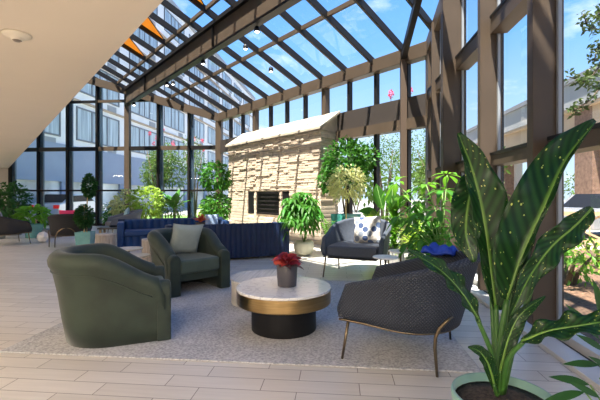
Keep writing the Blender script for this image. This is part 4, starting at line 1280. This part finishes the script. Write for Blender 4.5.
# --- arrow-leaved plant in the low right corner
t = thing('potted_calathea', 'dark narrow-leaved plant low in the right corner beside the sage pot', 'potted plant', (1.30, 1.72, 0))
pot(t, .13, .2, MATS['grey_pot'], 'round', .15)
o_ = V((1.30, 1.72, 0)); rng = random.Random(120)
for k, (px, py, zc, tx, ty) in enumerate(((590, 385, 1.75, 548, 372), (600, 365, 1.8, 562, 360), (585, 392, 1.65, 540, 398), (600, 340, 1.9, 565, 298), (606, 352, 1.8, 575, 330), (600, 398, 1.6, 568, 378), (618, 375, 1.7, 588, 352), (600, 378, 1.62, 630, 350), (612, 345, 1.75, 592, 270))):
    a = at(px, py, zc) - o_; b = at(tx, ty, zc * .99) - o_; d = (b - a); L = d.length
    mb = MB(); mb.leaf(a, d, L, L * .17, .10, 7, .1, up=V((.1, -1, .6)), shape=.85); mb.build('leaf', LD, t, smooth=True)
    mb = MB(); mb.tube([(0, 0, .15), (a.x * .5, a.y * .5, max(.18, a.z * .6)), a], .004, 6); mb.build('leaf_stalk', STEM, t, smooth=True)

# ============================================================ SPOT LAMPS ON THE BEAMS
BULB = mat('lamp_bulb', (1, 1, 1), .5, emit=((1.0, 0.95, 0.86), 4.0))
zfl = zt - .58
spots = []
def pt_beam(px, z):   # point under the big beam at this pixel column
    a = (px - 300) / F; dx = a * math.cos(YAW) - math.sin(YAW); dy = a * math.sin(YAW) + math.cos(YAW)
    q = KB / (dx + dy); return V((dx * q, dy * q, z))
for px, nm in ((257, 'the nearest on the big beam'), (203, 'second nearest on the big beam'), (167, 'third along the big beam'), (134, 'farthest, by the far glass wall')):
    spots.append((pt_beam(px, zfl), nm, .0))
for (ku, d, nm) in ((7.87, 1.9, 'hanging under the rafters right of the big beam, upper one'), (8.35, 1.15, 'hanging under the rafters right of the big beam, lower one'), (12.0, 2.0, 'hanging under the rafters near the far glass wall')):
    pass
for (px, py, zc, nm) in ((245.6, 43, 9.0, 'upper of the pair hanging right of the big beam'), (271, 66, 9.5, 'lower of the pair hanging right of the big beam'), (173, 80, 13.2, 'under the rafters near the far glass wall')):
    # move along the viewing ray until it meets the underside of the rafters
    o_ = V((0, 0, CAMH)); dr = at(px, py, 1.0) - o_
    q = (EAVE + SL * K / math.sqrt(2) - .19 - CAMH) / (dr.z + SL * (dr.x + dr.y) / math.sqrt(2))
    spots.append((o_ + dr * q, nm, 0))
for i, (p, nm, _) in enumerate(spots):
    t = thing('spot_lamp', 'small dark lit spot lamp, ' + nm, 'spot lamp', p, .6 * i, 'spot lamps under the glass roof')
    t.scale = (.75, .75, .75)
    mb = MB(); mb.tube([(0, 0, 0), (0, 0, -.07)], .012, 8); mb.build('stem', BLACK, t)
    mb = MB(); mb.lathe([(.05, -.05), (.075, -.07), (.085, -.16), (.085, -.20), (.072, -.20)], 24); o = mb.build('housing', BLACK, t, smooth=True)
    mb = MB(); mb.lathe([(.0001, -.225), (.04, -.222), (.056, -.212), (.062, -.201), (.05, -.19)], 20); mb.build('bulb', BULB, t, smooth=True)

# ============================================================ OUTSIDE
mb = MB(); mb.box(-60, 60, -30, 110, -.35, -.15)
struct('ground', mb, mat('paving', (.34, .33, .31), .9, var=.15, vscale=.6), 'pale paving around the conservatory')
MULCH = mat('bark_mulch', (.16, .09, .055), .95, var=.7, vscale=22, bump=1, bscale=30, detail=8)
mb = MB(); mb.prism([(2.10, -1), (5.2, -1), (7.2, 9.3), (2.10, 9.9)], -.149, -.03); o = struct('mulch_bed', mb, MULCH, 'brown bark mulch bed outside the right glass wall')
mb = MB(); mb.prism([(2.3, 10.4), (8.5, 9.6), (9.5, 11.5), (3, 14)], -.149, -.06); struct('garden_path', mb, mat('sand_path', (.55, .42, .33), .9, var=.1), 'sunlit sandy path beyond the mulch bed')
mb = MB(); mb.prism([(-12, 15.6), (-2.5, 15.6), (-2.5, 24), (-12, 24)], -.149, -.06)
tag(mb.build('lawn', mat('lawn_green', (.14, .28, .06), .9, var=.4, vscale=30), None), 'short green grass outside the far glass wall', 'grass', None, 'stuff')

# --- hotel wing
XW, Y0, Y1 = -17.3, 9.0, 78.0
ht = thing('hotel_wing', 'long five-storey pale hotel wing with a blue-grey lower wall beyond the far glass', 'building', (XW, Y0, -.15))
HW = mat('wing_white', (.80, .80, .80), .9, var=.04, vscale=1); HB = mat('wing_blue', (.30, .35, .45), .9, var=.04, vscale=1); HG = mat('wing_grey', (.34, .36, .39), .9)
HT = mat('ledge_tan', (.45, .35, .25), .9)
WG = mat('window_curtain_glass', (.38, .44, .47), .15, var=.4, vscale=.8, stretch=(1, 5, .3), coat=.5)
WF = mat('window_frame_grey', (.16, .17, .19), .5)
LW = Y1 - Y0
mb = MB(); mb.box(-9, 0, 0, LW, 2.25, 21.0); mb.build('wall', HW, ht)
mb = MB(); mb.box(-8.5, -.10, 0, LW, .0, 2.249); mb.build('ground_storey', mat('lobby_glass', (.68, .70, .58), .2, var=.6, vscale=.35), ht)
mb = MB(); mb.box(0.0, .12, -.05, LW, 2.25, 4.6); mb.build('blue_band', HB, ht)
for k in range(12):
    mb = MB(); mb.box(-.09, .05, k * 6.5 + .6, k * 6.5 + 1.5, 0, 2.249); mb.build('pier', HB, ht)
for z in (7.62, 10.72, 13.9, 17.1):
    mb = MB(); mb.box(0.001, .14, 0, LW, z, z + .14); mb.build('ledge', HT, ht)
mb = MB(); mb.box(-9.3, .35, -.3, LW + .3, 21.0, 21.5); mb.build('roof_edge', HG, ht)
mw = MB()
for a, b, c_, d in ((0, 5.0, 0, .1), (0, 5.0, 2.15, 2.25), (0, .09, .1, 2.15), (4.91, 5.0, .1, 2.15), (1.55, 1.65, .1, 2.15), (2.45, 2.55, .1, 2.15), (3.35, 3.45, .1, 2.15)): mw.box(0.0, .08, a, b, c_, d)
mwm = mw.mesh('window', WF); mg = MB(); mg.box(.01, .04, .05, 4.95, .05, 2.2); mgm = mg.mesh('pane', WG)
ma = MB(); ma.box(0, .05, 3.5, 4.6, -.55, -.1)
for q in range(5): ma.box(.05, .065, 3.52, 4.58, -.50 + q * .08, -.46 + q * .08)
mam = ma.mesh('vent_grille', HG)
for zf in (5.05, 8.35, 11.55, 14.75, 17.95):
    for k in range(10):
        y = k * 6.5 + 2.0
        if y + 5 > LW: continue
        o = bpy.data.objects.new('window', mwm); COL.objects.link(o); o.parent = ht; o.location = (0.0, y, zf)
        g = bpy.data.objects.new('pane', mgm); COL.objects.link(g); g.parent = o
        if zf > 5.1 or True:
            a = bpy.data.objects.new('vent_grille', mam); COL.objects.link(a); a.parent = ht; a.location = (0, y, zf - .05)
# --- porte-cochere on the right
pc = thing('porte_cochere', 'grey-roofed drive-through canopy on brick piers outside the right glass wall', 'building', (12, 2, -.15))
GR = mat('canopy_grey', (.34, .34, .34), .8, var=.05, vscale=.5); TAN = mat('canopy_soffit', (.50, .36, .24), .8, var=.1, vscale=.5)
mb = MB(); mb.box(0, .3, -8, 46, 5.9, 7.3); mb.build('fascia', GR, pc)
mb = MB(); mb.box(-.15, .0, -8, 46, 7.15, 7.4); mb.build('gutter', mat('gutter_grey', (.22, .22, .23), .6), pc)
mb = MB(); mb.box(.05, 9, -8, 46, 5.75, 5.89); mb.build('soffit', TAN, pc)
mb = MB(); mb.add([(.3, -8, 7.3), (.3, 46, 7.3), (9, 46, 9.2), (9, -8, 9.2), (9, 46, 7.3), (9, -8, 7.3)], [(0, 1, 2, 3), (0, 3, 5), (1, 4, 2), (2, 4, 5, 3), (0, 5, 4, 1)]); mb.build('roof', mat('roof_dark', (.2, .2, .2), .8), pc)
BRK = mat('brick_pier', (.22, .13, .09), .9, var=.3, vscale=6)
for y in (18.0, 30.0, 42.0):
    mb = MB(); mb.box(.3, 1.9, y, y + 1.4, 0, 5.749); mb.build('pier', BRK, pc)
mb = MB(); mb.box(.31, .6, 10, 46, 3.9, 5.749); mb.build('header', TAN, pc)
mb = MB(); mb.box(8.2, 8.9, 44, 46, 0, 5.749); mb.build('rear_pier', mat('rear_wall_tan', (.55, .50, .44), .9), pc)

# --- wooden fence
fg = thing('wooden_fence', 'light wooden fence with crossed diagonal braces beyond the mulch bed', 'fence', (6.6, 10.75, -.06), R(-3))
FW = mat('fence_wood', (.55, .38, .22), .7, var=.15, vscale=5)
for z in (.10, .82):
    mb = MB(); mb.box(-2.5, 4.5, -.03, .03, z - .05, z + .05); mb.build('rail', FW, fg)
for k in range(6):
    x = -2.5 + k * 1.4
    mb = MB(); mb.box(x - .05, x + .05, -.05, .05, 0, .95); mb.build('post', FW, fg)
    if k < 5:
        mb = MB()
        for a in range(1, 4): mb.box(x + a * .35 - .015, x + a * .35 + .015, -.015, .015, .15, .77)
        mb.build('baluster', FW, fg)
        mb = MB(); mb.bar((x + .05, .02, .15), (x + 1.35, .02, .77), .02, .05); mb.bar((x + .05, -.02, .77), (x + 1.35, -.02, .15), .02, .05); mb.build('brace', FW, fg)

# --- cars
def car(label, loc, rz, col):
    t = thing('car', label, 'car', loc, rz)
    pm = mat('car_paint_' + str(col), col, .25, coat=1, metal=.3)
    prof = [(-2.25, .30), (-2.28, .62), (-2.2, .92), (-1.75, .98), (-1.15, 1.42), (.35, 1.46), (1.05, 1.02), (2.0, .86), (2.25, .62), (2.25, .30)]
    def ext(P, y0, y1, name, m, par, bev):
        mb = MB(); n = len(P); vs = [(x, y0, z) for x, z in P] + [(x, y1, z) for x, z in P]
        mb.add(vs, [tuple(range(n)), tuple(range(2 * n - 1, n - 1, -1))] + [(i, n + i, n + (i + 1) % n, (i + 1) % n) for i in range(n)])
        return fix(mb.build(name, m, par, bevel=bev, seg=3))
    ext(prof, -.88, .88, 'body', pm, t, .06)
    ext([(-1.62, 1.0), (-1.12, 1.37), (.32, 1.40), (.92, 1.03)], -.885, .885, 'side_window', BLACK, t, .01)
    ext([(-1.80, .985), (-1.16, 1.44), (-1.10, 1.43), (-1.72, .98)], -.7, .7, 'rear_window', BLACK, t, .01)
    for x in (-1.4, 1.4):
        for y in (-.80, .80):
            mb = MB()
            Mx = Matrix.Translation((x, y, .32)) @ Matrix.Rotation(R(90), 4, 'X')
            pts = [(.32 * math.cos(2 * PI * k / 24), .32 * math.sin(2 * PI * k / 24)) for k in range(24)]
            mb.prism(pts, -.11, .11, Mx); w_ = mb.build('wheel', BLACK, t)
            mb = MB(); mb.prism([(a * .6, b * .6) for a, b in pts], -.115, .115, Mx); mb.build('hub', mat('alloy', (.5, .5, .52), .3, metal=1), w_)
    for y in (-.72, .72):
        mb = MB(); mb.box(-2.30, -2.16, y - .15, y + .15, .66, .86); mb.build('tail_light', mat('tail_red', (.55, .01, .01), .2, emit=((.6, .01, .01), .25)), t, bevel=.02)
    return t
car('silver car with red tail lights parked beyond the wooden fence', (9.75, 14.3, -.15), R(18), (.36, .36, .37))
car('white car outside the far glass wall, behind the left-hand plants', (-15.9, 21.6, -.15), R(92), (.75, .75, .75))
car('pale car beyond the lawn, seen above the far blue sofa', (-6.2, 27.5, -.15), R(5), (.62, .64, .66))

# --- trees and shrubs outside
def tree(name, label, loc, th_, cr, n, L, W, m, seed, flowers=0, cat='tree', grp=None, fill=.3, blobs=5):
    t = thing(name, label, cat, loc, 0, grp); rng = random.Random(seed)
    mb = MB()
    for k in range(blobs):
        a = rng.uniform(0, 6.28); q = rng.uniform(.15, .65)
        c = (cr[0] * q * math.cos(a), cr[1] * q * math.sin(a), th_ + cr[2] * rng.uniform(-.55, .55))
        crown(mb, c, (cr[0] * .55, cr[1] * .55, cr[2] * .55), n // blobs, L, W, rng, .3, fill, -.95)
    mb.build('foliage', m, t)
    P = []
    for k in range(4):
        a = k * 1.6 + seed; P.append([(.05 * math.cos(a), .05 * math.sin(a), 0), (cr[0] * .2 * math.cos(a), cr[1] * .2 * math.sin(a), th_ * .6), (cr[0] * .5 * math.cos(a), cr[1] * .5 * math.sin(a), th_ + cr[2] * .3)])
    for pth in P:
        mb = MB(); mb.tube(pth, [.05, .035, .012], 7); mb.build('trunk', BARK, t, smooth=True)
    if flowers:
        for k in range(flowers):
            a = rng.uniform(0, 6.28); e = rng.uniform(.3, .9)
            c = (cr[0] * .8 * e * math.cos(a), cr[1] * .8 * e * math.sin(a), th_ + cr[2] * rng.uniform(.35, 1.0))
            mb = MB(); crown(mb, c, (.06, .06, .10), 50, .04, .035, rng, .1, .2, -.9); mb.build('flower_cluster', PINK, t)
    return t
tree('crepe_myrtle', 'slender tree with pink flower clusters outside the far glass wall, above the blue sofa', (-8.0, 16.6, -.06), 2.95, (1.15, .9, 1.5), 4200, .12, .055, LO, 131, 6)
tree('crepe_myrtle', 'thinner pink-flowered tree right of the fuller one outside the far glass', (-6.6, 17.2, -.06), 2.9, (.8, .7, 1.3), 1300, .10, .045, LO, 132, 4)
tree('crepe_myrtle', 'tree with pale airy leaves behind the glass above the big oval leaves', (3.2, 11.6, -.1), 2.35, (1.9, 1.1, 1.25), 4200, .09, .04, LO, 133, 0)
tree('crepe_myrtle', 'tree whose red flower tips reach the clerestory right of the fireplace', (1.6, 13.4, -.1), 2.6, (.9, .7, .9), 1200, .08, .04, LO, 134, 0)
for (px, py, zc, lab) in ((391, 96, 10.6, 0), (410, 92, 10.8, 1)):
    pass
t = thing('flower_spray', 'left red crepe myrtle flower spray seen through the clerestory', 'flower', at(391, 108, 11.0), 0, 'red flower sprays behind the clerestory')
rng = random.Random(5); mb = MB(); crown(mb, (0, 0, .40), (.06, .06, .12), 70, .045, .04, rng, .1, .1, -.9); mb.build('petals', PINK, t); stems(t, [[(0, 0, -.5), (0, 0, .35)]], .01, BARK)
t = copy_tree(t); t.location = at(410, 104, 11.3); t['label'] = 'right red crepe myrtle flower spray seen through the clerestory'
for i, (x, y, th_, cr, n, L, m, lab) in enumerate((
    (-9.8, 16.2, .6, (.8, .5, .5), 420, .14, LM, 'round green shrub outside the far glass behind the grey armchair'),
    (-5.1, 16.6, .55, (.9, .5, .5), 420, .12, LO, 'olive shrub outside the far glass behind the banana plant'),
    (-3.9, 17.2, 1.05, (.36, .36, .34), 520, .08, LG, 'small clipped ball shrub on a stem outside the far glass'),
    (3.1, 7.9, .35, (.6, .8, .45), 420, .11, LB, 'bright shrub outside the right glass near the corner'),
    (3.3, 5.9, .32, (.5, .8, .42), 520, .10, LB, 'leafy shrub on the mulch left of the wide right-hand fin'),
    (4.6, 7.2, .36, (.7, .9, .5), 640, .10, LY, 'lime-green shrub before the wooden fence'),
    (6.4, 8.4, .36, (.8, .7, .5), 640, .11, LB, 'broad bright shrub beneath the wooden fence at the right edge'),
    (5.0, 5.5, .25, (.5, .4, .35), 320, .11, LM, 'small mid-green shrub on the mulch at the right edge'))):
    tree('garden_shrub', lab, (x, y, -.04), th_, cr, n, L, L * .45, m, 140 + i, cat='shrub', blobs=4)
for i, (x, y, th_, cr, n, lab) in enumerate((
    (27, 44, 2.8, (4.5, 3, 3.0), 1200, 'round green tree far off beyond the brick pier'),
    (9.5, 26, 2.4, (2.2, 2, 2.2), 1100, 'green tree with a full crown beyond the parked silver car'),
    (5.5, 22, 2.3, (1.8, 1.8, 2.2), 1000, 'airy tree seen between two right-hand fins'),
    (1.5, 32, 2.8, (3.5, 3, 2.8), 1200, 'wide tree far behind the slanted glass wall'),
    (-4.5, 62, 3.4, (6, 4, 3.6), 1100, 'large distant tree beyond the lawn'))):
    tree('garden_tree', lab, (x, y, -.15), th_, cr, n, .42, .22, LO, 150 + i, cat='tree', grp='distant trees', blobs=7)
# --- tree whose branch hangs in at the top right
t = thing('overhanging_tree', 'tree whose leafy branches hang into view at the upper right, outside the glass', 'tree', (5.6, 4.0, -.05))
o_ = V((5.6, 4.0, -.05)); rng = random.Random(160)
brs = [[(612, 10), (600, 30), (588, 26), (583, 14)], [(612, 60), (598, 45), (594, 62)], [(612, 30), (600, 66), (590, 78), (583, 82)], [(615, 80), (598, 88), (580, 80), (566, 76)], [(612, 76), (600, 88), (590, 100), (578, 108), (572, 112)], [(612, 10), (602, 18), (598, 12)]]
trunk_top = V((0, 0, 3.0))
mb = MB(); mb.tube([(0, 0, 0), (.05, 0, 1.5), trunk_top], [.09, .07, .05], 8); mb.build('trunk', BARK, t, smooth=True)
mbl = MB()
for b in brs:
    zc = rng.uniform(4.3, 4.9); P = [at(x, y, zc) - o_ for x, y in b]
    mb = MB(); mb.tube([trunk_top, (trunk_top + P[0]) / 2 + V((0, 0, .2))] + P, [.03, .02] + [.012 - .002 * i for i in range(len(P))], 6); mb.build('branch', BARK, t, smooth=True)
    C_ = catmull(P, 14)
    for p in C_:
        for k in range(7): mbl.leaf(p + rdir(rng, -1) * .06, rdir(rng, -.6), .075, .034, .2, 2, up=rdir(rng, 0))
mbl.build('foliage', mat('leaf_olive', (.06, .10, .025), .5, island=.4, transl=.2), t)
